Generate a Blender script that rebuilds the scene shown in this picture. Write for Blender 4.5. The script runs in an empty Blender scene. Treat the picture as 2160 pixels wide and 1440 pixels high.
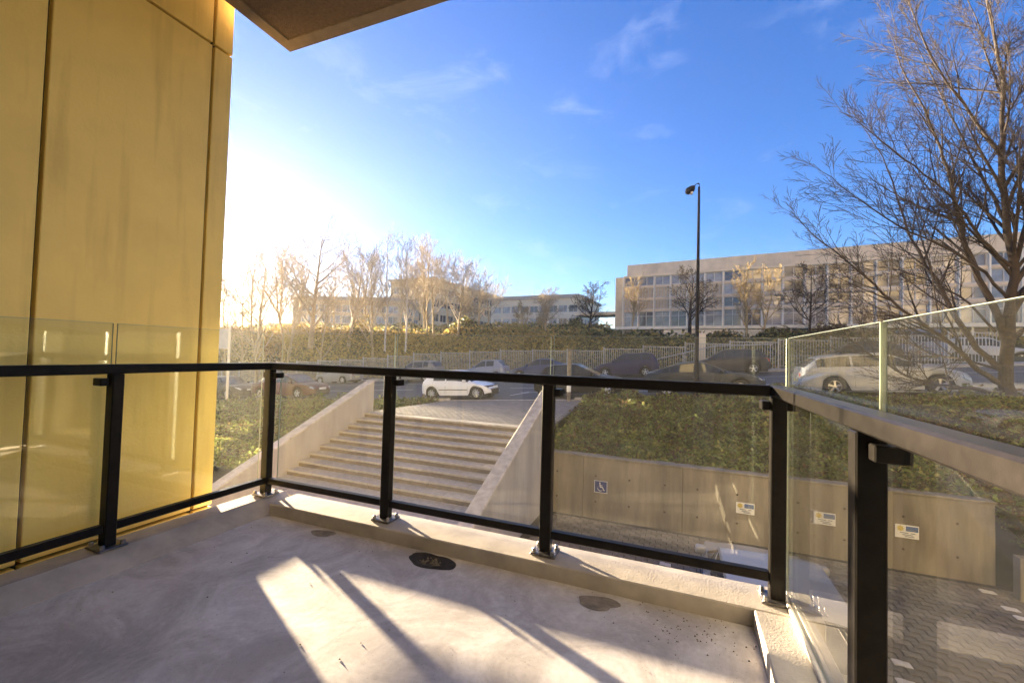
import bpy, bmesh, math, random
import numpy as np
from mathutils import Vector, Matrix, Euler

# ------------------------------------------------------------------ camera, world, sun
sc = bpy.context.scene
COL = sc.collection
EYE = np.array([0.0, 0.0, 1.18])
FPX, YAW, PITCH, ROLL = 883.7, math.radians(21.544), math.radians(1.650), math.radians(1.540)
_f = np.array([-math.sin(YAW) * math.cos(PITCH), math.cos(YAW) * math.cos(PITCH), math.sin(PITCH)])
_r0 = np.array([math.cos(YAW), math.sin(YAW), 0.0])
_u0 = np.cross(_r0, _f)
_r = _r0 * math.cos(ROLL) + _u0 * math.sin(ROLL)
_u = _u0 * math.cos(ROLL) - _r0 * math.sin(ROLL)
cam = bpy.data.cameras.new('camera')
cam.sensor_width = 36.0
cam.lens = 36.0 * FPX / 2160.0
cam.clip_start, cam.clip_end = 0.05, 3000
camo = bpy.data.objects.new('camera', cam)
COL.objects.link(camo)
camo.matrix_world = Matrix(((_r[0], _u[0], -_f[0], EYE[0]), (_r[1], _u[1], -_f[1], EYE[1]), (_r[2], _u[2], -_f[2], EYE[2]), (0, 0, 0, 1)))
sc.camera = camo


def ray(px, py): return _f + _r * (px - 1080) / FPX + _u * (720 - py) / FPX
def on_y(px, py, y): d = ray(px, py); return EYE + d * y / d[1]
def at_d(px, py, d): return EYE + ray(px, py) * d


SUN_AZ, SUN_EL = math.radians(66.0), math.radians(4.6)      # azimuth towards -x from +y
SUN = Vector((-math.sin(SUN_AZ) * math.cos(SUN_EL), math.cos(SUN_AZ) * math.cos(SUN_EL), math.sin(SUN_EL)))
EXPOSURE = 3.9
w = bpy.data.worlds.new('World'); sc.world = w; w.use_nodes = True
nt = w.node_tree; N = nt.nodes; Lk = nt.links
for n in list(N): N.remove(n)
out = N.new('ShaderNodeOutputWorld'); bg = N.new('ShaderNodeBackground'); bg.inputs[1].default_value = 0.05
sky = N.new('ShaderNodeTexSky'); sky.sky_type = 'NISHITA'; sky.sun_disc = False
sky.sun_elevation = SUN_EL; sky.sun_rotation = -SUN_AZ
sky.air_density = 1.0; sky.dust_density = 0.4; sky.ozone_density = 4.0; sky.altitude = 50
tc = N.new('ShaderNodeTexCoord')
mp = N.new('ShaderNodeMapping'); mp.inputs['Scale'].default_value = (1.0, 1.0, 2.6); mp.inputs['Rotation'].default_value = (0.25, -0.35, 0.6)
Lk.new(tc.outputs['Generated'], mp.inputs[0])
cn = N.new('ShaderNodeTexNoise'); cn.inputs['Scale'].default_value = 5.5; cn.inputs['Detail'].default_value = 9; cn.inputs['Roughness'].default_value = .62; cn.inputs['Distortion'].default_value = .5
Lk.new(mp.outputs[0], cn.inputs['Vector'])
cr = N.new('ShaderNodeMapRange'); cr.inputs[1].default_value = .56; cr.inputs[2].default_value = .9; cr.inputs[3].default_value = 0; cr.inputs[4].default_value = .20
Lk.new(cn.outputs[0], cr.inputs[0])
cm = N.new('ShaderNodeMixRGB'); cm.inputs[2].default_value = (2.6, 2.7, 3.0, 1)
hs = N.new('ShaderNodeHueSaturation'); hs.inputs['Hue'].default_value = .507; hs.inputs['Saturation'].default_value = 1.10; hs.inputs['Value'].default_value = 1.0
# per-channel gain that tints and dims the whole sky
s1 = N.new('ShaderNodeVectorMath'); s1.operation = 'MULTIPLY'; s1.inputs[1].default_value = (.92, .80, .87)
Lk.new(sky.outputs[0], s1.inputs[0]); Lk.new(s1.outputs[0], hs.inputs['Color']); Lk.new(hs.outputs[0], cm.inputs[1]); Lk.new(cr.outputs[0], cm.inputs[0])
cur = cm.outputs[0]
Lk.new(cur, bg.inputs[0]); Lk.new(bg.outputs[0], out.inputs[0])
sun = bpy.data.lights.new('sun', 'SUN'); sun.energy = 4.9; sun.angle = math.radians(1.0); sun.color = (1.0, .78, .50)
suno = bpy.data.objects.new('sun', sun); COL.objects.link(suno)
suno.rotation_euler = SUN.to_track_quat('Z', 'Y').to_euler()
vs = sc.view_settings
vs.view_transform = 'Standard'; vs.look = 'None'; vs.exposure = EXPOSURE; vs.gamma = 1; vs.use_curve_mapping = False
sc.cycles.transparent_max_bounces = 24; sc.cycles.max_bounces = 8; sc.cycles.volume_bounces = 0
HAZE_DENSITY = 0.0004


# ------------------------------------------------------------------ helpers
WL = {}                                   # world translation of roots


def link(o): COL.objects.link(o); return o


def tag(o, label=None, cat=None, group=None, kind=None):
    if label: o['label'] = label
    if cat: o['category'] = cat
    if group: o['group'] = group
    if kind: o['kind'] = kind
    return o


def thing(name, label, cat, loc=(0, 0, 0), group=None, kind=None):
    o = bpy.data.objects.new(name, None); o.location = loc; o.empty_display_size = .2
    WL[o.name] = np.array(loc, float)
    return tag(link(o), label, cat, group, kind)


def unit(v): v = np.asarray(v, float); return v / (np.linalg.norm(v) + 1e-12)


class MB:
    def __init__(s): s.v = []; s.f = []; s.m = []
    def add(s, vs_, fs, mi=0):
        b = len(s.v); s.v.extend([tuple(map(float, p)) for p in vs_])
        for f in fs: s.f.append(tuple(b + i for i in f)); s.m.append(mi)
    def box(s, x0, x1, y0, y1, z0, z1, mi=0):
        s.add([(x0, y0, z0), (x1, y0, z0), (x1, y1, z0), (x0, y1, z0), (x0, y0, z1), (x1, y0, z1), (x1, y1, z1), (x0, y1, z1)],
              [(0, 3, 2, 1), (4, 5, 6, 7), (0, 1, 5, 4), (1, 2, 6, 5), (2, 3, 7, 6), (3, 0, 4, 7)], mi)
    def cbox(s, x0, x1, y0, y1, z0, z1, c=.004, mi=0):       # chamfered box
        a = len(s.v); X = (x0, x1); Y = (y0, y1); Z = (z0, z1)
        vid = {}; pts = []
        for i in (0, 1):
            for j in (0, 1):
                for k in (0, 1):
                    sx, sy, sz = (1 - 2 * i) * c, (1 - 2 * j) * c, (1 - 2 * k) * c
                    vid[i, j, k, 0] = len(pts); pts.append((X[i], Y[j] + sy, Z[k] + sz))
                    vid[i, j, k, 1] = len(pts); pts.append((X[i] + sx, Y[j], Z[k] + sz))
                    vid[i, j, k, 2] = len(pts); pts.append((X[i] + sx, Y[j] + sy, Z[k]))
        fs = []
        def q(l): fs.append(l)
        for i in (0, 1): q([vid[i, 0, 0, 0], vid[i, 1, 0, 0], vid[i, 1, 1, 0], vid[i, 0, 1, 0]])
        for j in (0, 1): q([vid[0, j, 0, 1], vid[1, j, 0, 1], vid[1, j, 1, 1], vid[0, j, 1, 1]])
        for k in (0, 1): q([vid[0, 0, k, 2], vid[1, 0, k, 2], vid[1, 1, k, 2], vid[0, 1, k, 2]])
        for j in (0, 1):
            for k in (0, 1): q([vid[0, j, k, 1], vid[1, j, k, 1], vid[1, j, k, 2], vid[0, j, k, 2]])
        for i in (0, 1):
            for k in (0, 1): q([vid[i, 0, k, 0], vid[i, 1, k, 0], vid[i, 1, k, 2], vid[i, 0, k, 2]])
        for i in (0, 1):
            for j in (0, 1): q([vid[i, j, 0, 0], vid[i, j, 1, 0], vid[i, j, 1, 1], vid[i, j, 0, 1]])
        for i in (0, 1):
            for j in (0, 1):
                for k in (0, 1): q([vid[i, j, k, 0], vid[i, j, k, 1], vid[i, j, k, 2]])
        cen = np.array([(x0 + x1) / 2, (y0 + y1) / 2, (z0 + z1) / 2]); P = np.array(pts); o = []
        for f in fs:
            n = np.cross(P[f[1]] - P[f[0]], P[f[2]] - P[f[0]])
            o.append(tuple(f) if n @ (P[f].mean(0) - cen) > 0 else tuple(reversed(f)))
        s.add(pts, o, mi)
    def obox(s, o, u, n, x0, x1, y0, y1, z0, z1, mi=0):
        o = np.asarray(o, float); u = np.array([u[0], u[1], 0.]); n = np.array([n[0], n[1], 0.])
        P = [o + u * x + n * y + np.array([0, 0, z]) for x, y, z in
             ((x0, y0, z0), (x1, y0, z0), (x1, y1, z0), (x0, y1, z0), (x0, y0, z1), (x1, y0, z1), (x1, y1, z1), (x0, y1, z1))]
        fs = [(0, 3, 2, 1), (4, 5, 6, 7), (0, 1, 5, 4), (1, 2, 6, 5), (2, 3, 7, 6), (3, 0, 4, 7)]
        if (u[0] * n[1] - u[1] * n[0]) < 0: fs = [tuple(reversed(f)) for f in fs]
        s.add(P, fs, mi)
    def prism(s, poly, z0, z1, mi=0):
        n = len(poly)
        if sum(poly[i][0] * poly[(i + 1) % n][1] - poly[(i + 1) % n][0] * poly[i][1] for i in range(n)) < 0: poly = poly[::-1]
        s.add([(*p[:2], z0) for p in poly] + [(*p[:2], z1) for p in poly],
              [tuple(range(n - 1, -1, -1)), tuple(range(n, 2 * n))] + [(i, (i + 1) % n, n + (i + 1) % n, n + i) for i in range(n)], mi)
    def tube(s, pts, rad, n=6, mi=0, cap=True):
        P = np.asarray(pts, float); k = len(P)
        R = np.full(k, rad) if np.isscalar(rad) else np.asarray(rad, float)
        d = unit(P[-1] - P[0]); a = np.array([0, 0, 1.]) if abs(d[2]) < .8 else np.array([1., 0, 0])
        u = unit(np.cross(d, a)); v = np.cross(d, u)
        t = np.arange(n) * 2 * np.pi / n; ring = np.outer(np.cos(t), u) + np.outer(np.sin(t), v)
        V = (P[:, None, :] + R[:, None, None] * ring[None]).reshape(-1, 3)
        b = len(s.v); s.v.extend(map(tuple, V))
        for i in range(k - 1):
            for j in range(n):
                j2 = (j + 1) % n; s.f.append((b + i * n + j, b + i * n + j2, b + i * n + n + j2, b + i * n + n + j)); s.m.append(mi)
        if cap:
            s.f.append(tuple(b + j for j in reversed(range(n)))); s.m.append(mi)
            s.f.append(tuple(b + (k - 1) * n + j for j in range(n))); s.m.append(mi)
    def lathe(s, prof, axis_o, axis='z', n=16, mi=0):        # prof: (radius, height along axis)
        b = len(s.v); o = np.asarray(axis_o, float); k = len(prof)
        for r, h in prof:
            for j in range(n):
                a = 2 * math.pi * j / n; c, d = r * math.cos(a), r * math.sin(a)
                p = (c, d, h) if axis == 'z' else ((c, h, d) if axis == 'y' else (h, c, d))
                s.v.append(tuple(o + np.array(p)))
        for i in range(k - 1):
            for j in range(n):
                j2 = (j + 1) % n; s.f.append((b + i * n + j, b + i * n + j2, b + i * n + n + j2, b + i * n + n + j)); s.m.append(mi)
    def build(s, name, mat, parent=None, origin=None, local=False, smooth=None, fixn=False):
        me = bpy.data.meshes.new(name)
        V = np.asarray(s.v, float).reshape(-1, 3)
        off = np.zeros(3)
        if parent is not None and not local: off = WL.get(parent.name, np.zeros(3))
        own = off if origin is None else np.asarray(origin, float)
        me.from_pydata((V - own).tolist(), [], s.f)
        for m_ in (mat if isinstance(mat, (list, tuple)) else [mat]): me.materials.append(m_)
        if isinstance(mat, (list, tuple)) and len(mat) > 1: me.polygons.foreach_set('material_index', s.m)
        if fixn:
            bm = bmesh.new(); bm.from_mesh(me); bmesh.ops.recalc_face_normals(bm, faces=bm.faces); bm.to_mesh(me); bm.free()
        if smooth is not None:
            me.polygons.foreach_set('use_smooth', [True] * len(me.polygons))
            if smooth > 0: me.set_sharp_from_angle(angle=math.radians(smooth))
        me.update()
        o = bpy.data.objects.new(name, me)
        if parent is not None:
            o.parent = parent
            if origin is not None: o.location = own - WL.get(parent.name, np.zeros(3)) if not local else own
        elif origin is not None: o.location = own
        WL[o.name] = own if not local else np.zeros(3)
        return link(o)


def inst(src_mesh, name, parent, loc, rz=0):
    o = bpy.data.objects.new(name, src_mesh); o.parent = parent; o.location = loc; o.rotation_euler = (0, 0, rz)
    return link(o)


# ------------------------------------------------------------------ materials
def mat(name, col, rough=.6, var=.18, scale=4.0, bump=0.0, bscale=None, metal=0.0, col2=None, rand=0.0, spec=.5, coat=0.0, detail=6, world=False, streak=0):
    m = bpy.data.materials.new(name); m.use_nodes = True
    t = m.node_tree; n = t.nodes; l = t.links
    b = n['Principled BSDF']
    tcn = n.new('ShaderNodeTexCoord'); vec = tcn.outputs['Object']
    if world:
        g = n.new('ShaderNodeNewGeometry'); vec = g.outputs['Position']
    nz = n.new('ShaderNodeTexNoise'); nz.inputs['Scale'].default_value = scale; nz.inputs['Detail'].default_value = detail; nz.inputs['Roughness'].default_value = .62
    if streak:
        mpn = n.new('ShaderNodeMapping'); mpn.inputs['Scale'].default_value = (1, 1, 1 / streak); l.new(vec, mpn.inputs[0]); l.new(mpn.outputs[0], nz.inputs['Vector'])
    else: l.new(vec, nz.inputs['Vector'])
    rp = n.new('ShaderNodeValToRGB')
    c = np.array(col); c2 = np.array(col2) if col2 is not None else np.clip(c * (1 + var), 0, 1)
    c1 = np.clip(c * (1 - var), 0, 1) if col2 is None else c
    rp.color_ramp.elements[0].position = .33; rp.color_ramp.elements[1].position = .68
    rp.color_ramp.elements[0].color = (*c1, 1); rp.color_ramp.elements[1].color = (*c2, 1)
    l.new(nz.outputs[0], rp.inputs[0]); cur_ = rp.outputs[0]
    if rand:
        oi = n.new('ShaderNodeObjectInfo'); gi = n.new('ShaderNodeNewGeometry'); ad = n.new('ShaderNodeMath'); ad.operation = 'ADD'
        l.new(oi.outputs['Random'], ad.inputs[0]); l.new(gi.outputs['Random Per Island'], ad.inputs[1])
        fr = n.new('ShaderNodeMath'); fr.operation = 'FRACT'; l.new(ad.outputs[0], fr.inputs[0])
        mr = n.new('ShaderNodeMapRange'); mr.inputs[3].default_value = 1 - rand; mr.inputs[4].default_value = 1 + rand; l.new(fr.outputs[0], mr.inputs[0])
        mu = n.new('ShaderNodeMixRGB'); mu.blend_type = 'MULTIPLY'; mu.inputs[0].default_value = 1; l.new(cur_, mu.inputs[1]); l.new(mr.outputs[0], mu.inputs[2]); cur_ = mu.outputs[0]
    l.new(cur_, b.inputs['Base Color'])
    b.inputs['Roughness'].default_value = rough; b.inputs['Metallic'].default_value = metal
    b.inputs['Specular IOR Level'].default_value = spec; b.inputs['Coat Weight'].default_value = coat; b.inputs['Coat Roughness'].default_value = .05
    if bump:
        n2 = n.new('ShaderNodeTexNoise'); n2.inputs['Scale'].default_value = bscale or scale * 8; n2.inputs['Detail'].default_value = 5; l.new(vec, n2.inputs['Vector'])
        bp = n.new('ShaderNodeBump'); bp.inputs['Strength'].default_value = bump; bp.inputs['Distance'].default_value = .02
        l.new(n2.outputs[0], bp.inputs['Height']); l.new(bp.outputs[0], b.inputs['Normal'])
    return m


def leafy(m, amount=.4):
    """thin leaves let some light through"""
    t = m.node_tree; n = t.nodes; l = t.links; b = n['Principled BSDF']; o = n['Material Output']
    tl = n.new('ShaderNodeBsdfTranslucent'); mx_ = n.new('ShaderNodeMixShader'); mx_.inputs[0].default_value = amount
    l.new(b.inputs['Base Color'].links[0].from_socket, tl.inputs[0]); l.new(b.outputs[0], mx_.inputs[1]); l.new(tl.outputs[0], mx_.inputs[2]); l.new(mx_.outputs[0], o.inputs['Surface'])


def glass_mat(name, dirt=.05, tint=(.95, .97, .95), refl=1.0):
    m = bpy.data.materials.new(name); m.use_nodes = True
    t = m.node_tree; n = t.nodes; l = t.links; n.remove(n['Principled BSDF'])
    o = n['Material Output']
    tr = n.new('ShaderNodeBsdfTransparent'); tr.inputs[0].default_value = (*tint, 1)
    gl = n.new('ShaderNodeBsdfGlossy'); gl.inputs['Roughness'].default_value = .02; gl.inputs[0].default_value = (1, 1, 1, 1)
    fr = n.new('ShaderNodeLayerWeight'); fr.inputs[0].default_value = .5
    p5 = n.new('ShaderNodeMath'); p5.operation = 'POWER'; p5.inputs[1].default_value = 5; l.new(fr.outputs['Facing'], p5.inputs[0])
    mf = n.new('ShaderNodeMath'); mf.operation = 'MULTIPLY_ADD'; mf.inputs[1].default_value = .9 * refl; mf.inputs[2].default_value = .035 * refl; l.new(p5.outputs[0], mf.inputs[0])
    m1 = n.new('ShaderNodeMixShader'); l.new(mf.outputs[0], m1.inputs[0]); l.new(tr.outputs[0], m1.inputs[1]); l.new(gl.outputs[0], m1.inputs[2])
    df = n.new('ShaderNodeBsdfDiffuse'); df.inputs[0].default_value = (.75, .73, .68, 1)
    tl = n.new('ShaderNodeBsdfTranslucent'); tl.inputs[0].default_value = (.80, .77, .70, 1)
    md = n.new('ShaderNodeMixShader'); md.inputs[0].default_value = .6; l.new(df.outputs[0], md.inputs[1]); l.new(tl.outputs[0], md.inputs[2])
    g = n.new('ShaderNodeNewGeometry'); mpn = n.new('ShaderNodeMapping'); mpn.inputs['Scale'].default_value = (1, 1, .35); l.new(g.outputs['Position'], mpn.inputs[0])
    nz = n.new('ShaderNodeTexNoise'); nz.inputs['Scale'].default_value = 3.2; nz.inputs['Detail'].default_value = 8; nz.inputs['Roughness'].default_value = .7; l.new(mpn.outputs[0], nz.inputs['Vector'])
    n2 = n.new('ShaderNodeTexNoise'); n2.inputs['Scale'].default_value = 150; n2.inputs['Detail'].default_value = 2; l.new(g.outputs['Position'], n2.inputs['Vector'])
    sp = n.new('ShaderNodeMapRange'); sp.inputs[1].default_value = .70; sp.inputs[2].default_value = .78; sp.inputs[3].default_value = 0; sp.inputs[4].default_value = dirt * 3.5; l.new(n2.outputs[0], sp.inputs[0])
    mr = n.new('ShaderNodeMapRange'); mr.inputs[1].default_value = .3; mr.inputs[2].default_value = .75; mr.inputs[3].default_value = dirt * .5; mr.inputs[4].default_value = dirt * 1.6; l.new(nz.outputs[0], mr.inputs[0])
    ad = n.new('ShaderNodeMath'); ad.operation = 'ADD'; l.new(mr.outputs[0], ad.inputs[0]); l.new(sp.outputs[0], ad.inputs[1])
    m2 = n.new('ShaderNodeMixShader'); l.new(ad.outputs[0], m2.inputs[0]); l.new(m1.outputs[0], m2.inputs[1]); l.new(md.outputs[0], m2.inputs[2])
    l.new(m2.outputs[0], o.inputs[0])
    return m


def floor_mat():
    m = bpy.data.materials.new('balcony_concrete'); m.use_nodes = True
    t = m.node_tree; n = t.nodes; l = t.links; b = n['Principled BSDF']
    g = n.new('ShaderNodeNewGeometry')
    def noise(sc_, det=8, ro=.65, dist=0):
        z = n.new('ShaderNodeTexNoise'); z.inputs['Scale'].default_value = sc_; z.inputs['Detail'].default_value = det; z.inputs['Roughness'].default_value = ro; z.inputs['Distortion'].default_value = dist
        l.new(g.outputs['Position'], z.inputs['Vector']); return z.outputs[0]
    def ramp(src, p0, p1, c0, c1):
        r = n.new('ShaderNodeValToRGB'); e = r.color_ramp.elements; e[0].position = p0; e[1].position = p1; e[0].color = (*c0, 1); e[1].color = (*c1, 1); l.new(src, r.inputs[0]); return r.outputs[0]
    def mul(a, b_, fac=1.0):
        x = n.new('ShaderNodeMixRGB'); x.blend_type = 'MULTIPLY'; x.inputs[0].default_value = fac; l.new(a, x.inputs[1]); l.new(b_, x.inputs[2]); return x.outputs[0]
    base = ramp(noise(1.3, 8, .6, .6), .34, .66, (.57, .54, .525), (.72, .695, .68))
    st = ramp(noise(2.6, 10, .7, 1.2), .42, .60, (.62, .60, .60), (1, 1, 1))
    fine = ramp(noise(38, 6, .7), .35, .62, (.86, .85, .83), (1, 1, 1))
    spk = ramp(noise(120, 2, .5), .27, .33, (.35, .31, .27), (1, 1, 1))
    c = mul(mul(mul(base, st, .75), fine, .8), spk, .6)
    l.new(c, b.inputs['Base Color']); b.inputs['Specular IOR Level'].default_value = .25
    rr = n.new('ShaderNodeMapRange'); rr.inputs[1].default_value = .3; rr.inputs[2].default_value = .7; rr.inputs[3].default_value = .62; rr.inputs[4].default_value = .9
    l.new(noise(2.2, 8, .65, 1.0), rr.inputs[0]); l.new(rr.outputs[0], b.inputs['Roughness'])
    bp = n.new('ShaderNodeBump'); bp.inputs['Strength'].default_value = .12; bp.inputs['Distance'].default_value = .006
    l.new(noise(30, 8, .7), bp.inputs['Height']); l.new(bp.outputs[0], b.inputs['Normal'])
    return m


def wall_mat():
    m = mat('tan_wall_panel', (.92, .66, .18), .62, .10, 1.1, .12, 60, detail=9, world=True)
    t = m.node_tree; n = t.nodes; l = t.links; b = n['Principled BSDF']
    src = b.inputs['Base Color'].links[0].from_socket
    g = n.new('ShaderNodeNewGeometry'); mpn = n.new('ShaderNodeMapping'); mpn.inputs['Scale'].default_value = (9, 9, .8); l.new(g.outputs['Position'], mpn.inputs[0])
    z = n.new('ShaderNodeTexNoise'); z.inputs['Scale'].default_value = 1.0; z.inputs['Detail'].default_value = 6; l.new(mpn.outputs[0], z.inputs['Vector'])
    r = n.new('ShaderNodeValToRGB'); r.color_ramp.elements[0].position = .30; r.color_ramp.elements[1].position = .45; r.color_ramp.elements[0].color = (.84, .82, .78, 1); r.color_ramp.elements[1].color = (1, 1, 1, 1)
    l.new(z.outputs[0], r.inputs[0])
    x = n.new('ShaderNodeMixRGB'); x.blend_type = 'MULTIPLY'; x.inputs[0].default_value = .8; l.new(src, x.inputs[1]); l.new(r.outputs[0], x.inputs[2])
    l.new(x.outputs[0], b.inputs['Base Color'])
    return m


K = {}
K['floor'] = floor_mat()
K['kerb'] = mat('kerb_concrete', (.40, .365, .325), .75, .2, 5, .10, 120, world=True)
K['patch'] = mat('mortar_patch', (.23, .20, .16), .85, .3, 18, .5, 60)
K['hole'] = mat('drain_dark', (.035, .03, .027), .8, .5, 30, .5)
K['pebble'] = mat('drain_gravel', (.22, .19, .15), .8, .4, 40, .4)
K['wall'] = wall_mat()
K['rear'] = mat('rear_render', (.74, .63, .44), .7, .08, .8, .1, world=True)  # unseen facade, tone lightened to bounce light onto the balcony
K['joint'] = mat('joint_backing', (.045, .032, .02), .9, .2, 8)
K['rail'] = mat('dark_rail_metal', (.011, .0095, .009), .30, .25, 30, .03, 300, spec=.10)
K['steel'] = mat('galvanised_plate', (.16, .15, .15), .38, .35, 25, .1, metal=.8)
K['bolt'] = mat('bolt_steel', (.35, .34, .33), .3, .2, 40, metal=.9)
K['seal'] = mat('grey_sealant', (.55, .51, .45), .6, .15, 20)
K['glass'] = glass_mat('balustrade_glass', .005)
K['glass_edge'] = mat('polished_glass_edge', (.30, .34, .28), .25, .05, 20, spec=.6)
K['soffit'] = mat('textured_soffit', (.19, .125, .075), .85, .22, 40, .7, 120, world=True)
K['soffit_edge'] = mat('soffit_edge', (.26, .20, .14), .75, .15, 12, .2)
K['asphalt'] = mat('asphalt', (.085, .085, .088), .8, .22, 3, .3, 90, world=True)
K['line'] = mat('road_paint', (.62, .62, .60), .7, .15, 10, world=True)
K['paver'] = mat('forecourt_paver', (.205, .185, .175), .85, .18, 9, .25, 60, rand=.16)
K['lot_paver'] = mat('parking_paver', (.155, .140, .120), .85, .2, 9, .3, 60, rand=.22)
K['white_paver'] = mat('white_marker_paver', (.55, .53, .50), .8, .15, 9, .2, rand=.1)
K['joint_sand'] = mat('joint_sand', (.055, .048, .038), .95, .3, 12, .2, world=True)
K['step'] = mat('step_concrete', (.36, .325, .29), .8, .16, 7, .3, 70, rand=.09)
K['riser'] = mat('riser_block_shaded', (.155, .125, .098), .85, .25, 7, .3, 70, rand=.12)  # riser shade put into the colour, darker than the sky-lit treads
K['flank'] = mat('flank_concrete', (.40, .36, .32), .8, .2, 1.8, .25, 40, world=True, streak=4)
K['coping'] = mat('coping_concrete', (.47, .42, .36), .78, .24, 5, .3, 50, world=True)
K['retain'] = mat('retaining_concrete', (.205, .178, .140), .8, .40, 2.2, .25, 40, world=True, streak=7)
K['soil'] = mat('bank_soil', (.06, .06, .025), .95, .4, 3, .8, 15, col2=(.10, .09, .035), world=True)
K['leaf_a'] = mat('leaf_green', (.17, .21, .05), .6, .35, 2.0, rand=.35, world=True)
K['leaf_b'] = mat('leaf_olive', (.26, .245, .07), .6, .35, 2.0, rand=.35, world=True)
K['leaf_c'] = mat('leaf_dry', (.135, .085, .040), .7, .35, 2.0, rand=.35, world=True)
K['bush_dark'] = mat('leaf_evergreen', (.055, .065, .026), .55, .35, 3, rand=.4, world=True)
K['bush_sunlit'] = mat('leaf_sunlit_gold', (.36, .26, .075), .6, .35, 3, rand=.4, world=True)  # golden sunlight put into the leaf colour
for k_ in ('leaf_a', 'leaf_b', 'leaf_c', 'bush_dark', 'bush_sunlit'): leafy(K[k_])
K['bark'] = mat('bark_dark', (.030, .022, .018), .9, .35, 9, .5, 40)
K['bark_sunlit_pale'] = mat('bark_sunlit_pale', (.34, .28, .19), .85, .3, 6, .4, 30)  # frontal sunlight put into the bark as a paler tone
K['bark_sunlit'] = mat('bark_sunlit_gold', (.36, .275, .14), .85, .3, 6, .4, 30)  # bark coloured gold to stand for sunlight on the trees
K['birch'] = mat('birch_bark', (.50, .46, .40), .8, .4, 7, .3, 30)
K['fence'] = mat('fence_steel', (.46, .45, .44), .5, .15, 5, metal=.3, world=True)
K['ground'] = mat('far_ground', (.07, .072, .035), .95, .35, .3, .3, world=True)
K['cream'] = mat('cream_render', (.80, .68, .48), .8, .08, .7, .1, world=True)
K['cream2'] = mat('cream_panel', (.74, .61, .42), .7, .10, 1.5, .1, rand=.08)
K['stone'] = mat('pale_stone', (.62, .49, .30), .8, .12, .6, .1, world=True)
K['fin'] = mat('pale_fin', (.84, .76, .60), .5, .08, 2)
K['dark'] = mat('dark_void', (.03, .03, .032), .6, .2, 2)
K['frame'] = mat('window_frame', (.58, .55, .50), .5, .1, 3)
K['pane'] = mat('window_pane', (.27, .26, .25), .08, .5, .5, spec=1.0, rand=.6)  # base colour lightened to stand in for bright reflections
K['blind'] = mat('blind_panel', (.58, .48, .32), .6, .12, 3, rand=.12)
K['roof'] = mat('roof_edge', (.42, .37, .30), .7, .1, 2, world=True)
K['tyre'] = mat('tyre_rubber', (.02, .02, .02), .85, .2, 20)
K['rim'] = mat('alloy_rim', (.62, .62, .64), .28, .1, 10, metal=.85)
K['hub'] = mat('wheel_dark', (.03, .03, .032), .6, .2, 10)
K['under'] = mat('underbody', (.012, .012, .012), .9, .2, 5)
K['trim'] = mat('black_trim', (.02, .02, .021), .5, .2, 10)
K['lamp'] = mat('headlamp_lens', (.55, .56, .58), .08, .1, 8, spec=1)
K['tail'] = mat('tail_lens', (.32, .015, .012), .15, .1, 8)
K['amber'] = mat('amber_lens', (.55, .2, .03), .15, .1, 8)
K['plate'] = mat('number_plate', (.6, .55, .25), .5, .05, 8)
K['carglass'] = mat('car_glass', (.03, .035, .04), .04, .3, 2, spec=.5)
K['post_dark'] = mat('lamp_post_paint', (.010, .010, .013), .6, .2, 5, spec=.1)
K['lens'] = mat('lantern_lens', (.5, .5, .48), .2, .1, 5)
K['timber'] = mat('weathered_post', (.20, .17, .13), .85, .35, 6, .4, 40)
K['white'] = mat('white_paint', (.70, .70, .68), .5, .06, 6)
K['blue'] = mat('sign_blue', (.028, .045, .19), .45, .1, 8)
K['sign_block'] = mat('sign_block_blue', (.10, .16, .33), .45, .15, 25)
K['sign_gold'] = mat('sign_gold', (.52, .42, .12), .5, .2, 30)
K['ink'] = mat('sign_ink', (.20, .22, .26), .6, .2, 30)


def paint(name, col, rough=.3): return mat(name, col, rough, .06, 1.5, coat=.5 if max(col) > .2 else 0, spec=.4 if max(col) > .2 else .18)


# ------------------------------------------------------------------ ground heights
def gz(x, y): return -.42 + .069 * x + .045 * (y - 18.2)       # the street climbs towards +x
def lerp(a, b, t): return a + (b - a) * t
def smooth(t): t = min(1, max(0, t)); return t * t * (3 - 2 * t)


LOT = -3.30
def bank_z(x, y):
    """planted bank between the retaining wall (y 11.9) and the pavement edge (y 17.2)"""
    t = (y - 11.9) / 5.3
    top = gz(x, 17.2) + .02
    low = -1.72 if x < 6.2 else lerp(-1.72, -2.55, smooth((x - 6.2) / .5))
    if x < -10: low = lerp(-2.95, -2.75, smooth((-x - 10) / 8))
    t = max(0, t)
    return lerp(low, top, smooth(t) * .35 + min(t, 1) * .65)


def slope_z(x, y):
    """embankment behind the far fence"""
    f = gz(x, 31.2)
    if y < 31.6: return f
    if y < 36.5: return lerp(f, 2.3, smooth((y - 31.6) / 4.9) * .6 + .4 * (y - 31.6) / 4.9)
    if y < 45: return lerp(2.3, 3.55, (y - 36.5) / 8.5)
    return lerp(3.55, 4.8, smooth((y - 45) / 10))


def grid_sheet(name, xs, ys, zf, m, kind='structure'):
    b = MB(); nx, ny = len(xs), len(ys)
    V = [(x, y, zf(x, y)) for y in ys for x in xs]
    F = [(j * nx + i, j * nx + i + 1, (j + 1) * nx + i + 1, (j + 1) * nx + i) for j in range(ny - 1) for i in range(nx - 1)]
    b.add(V, F)
    return tag(b.build(name, m, smooth=0), kind=kind)


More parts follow.
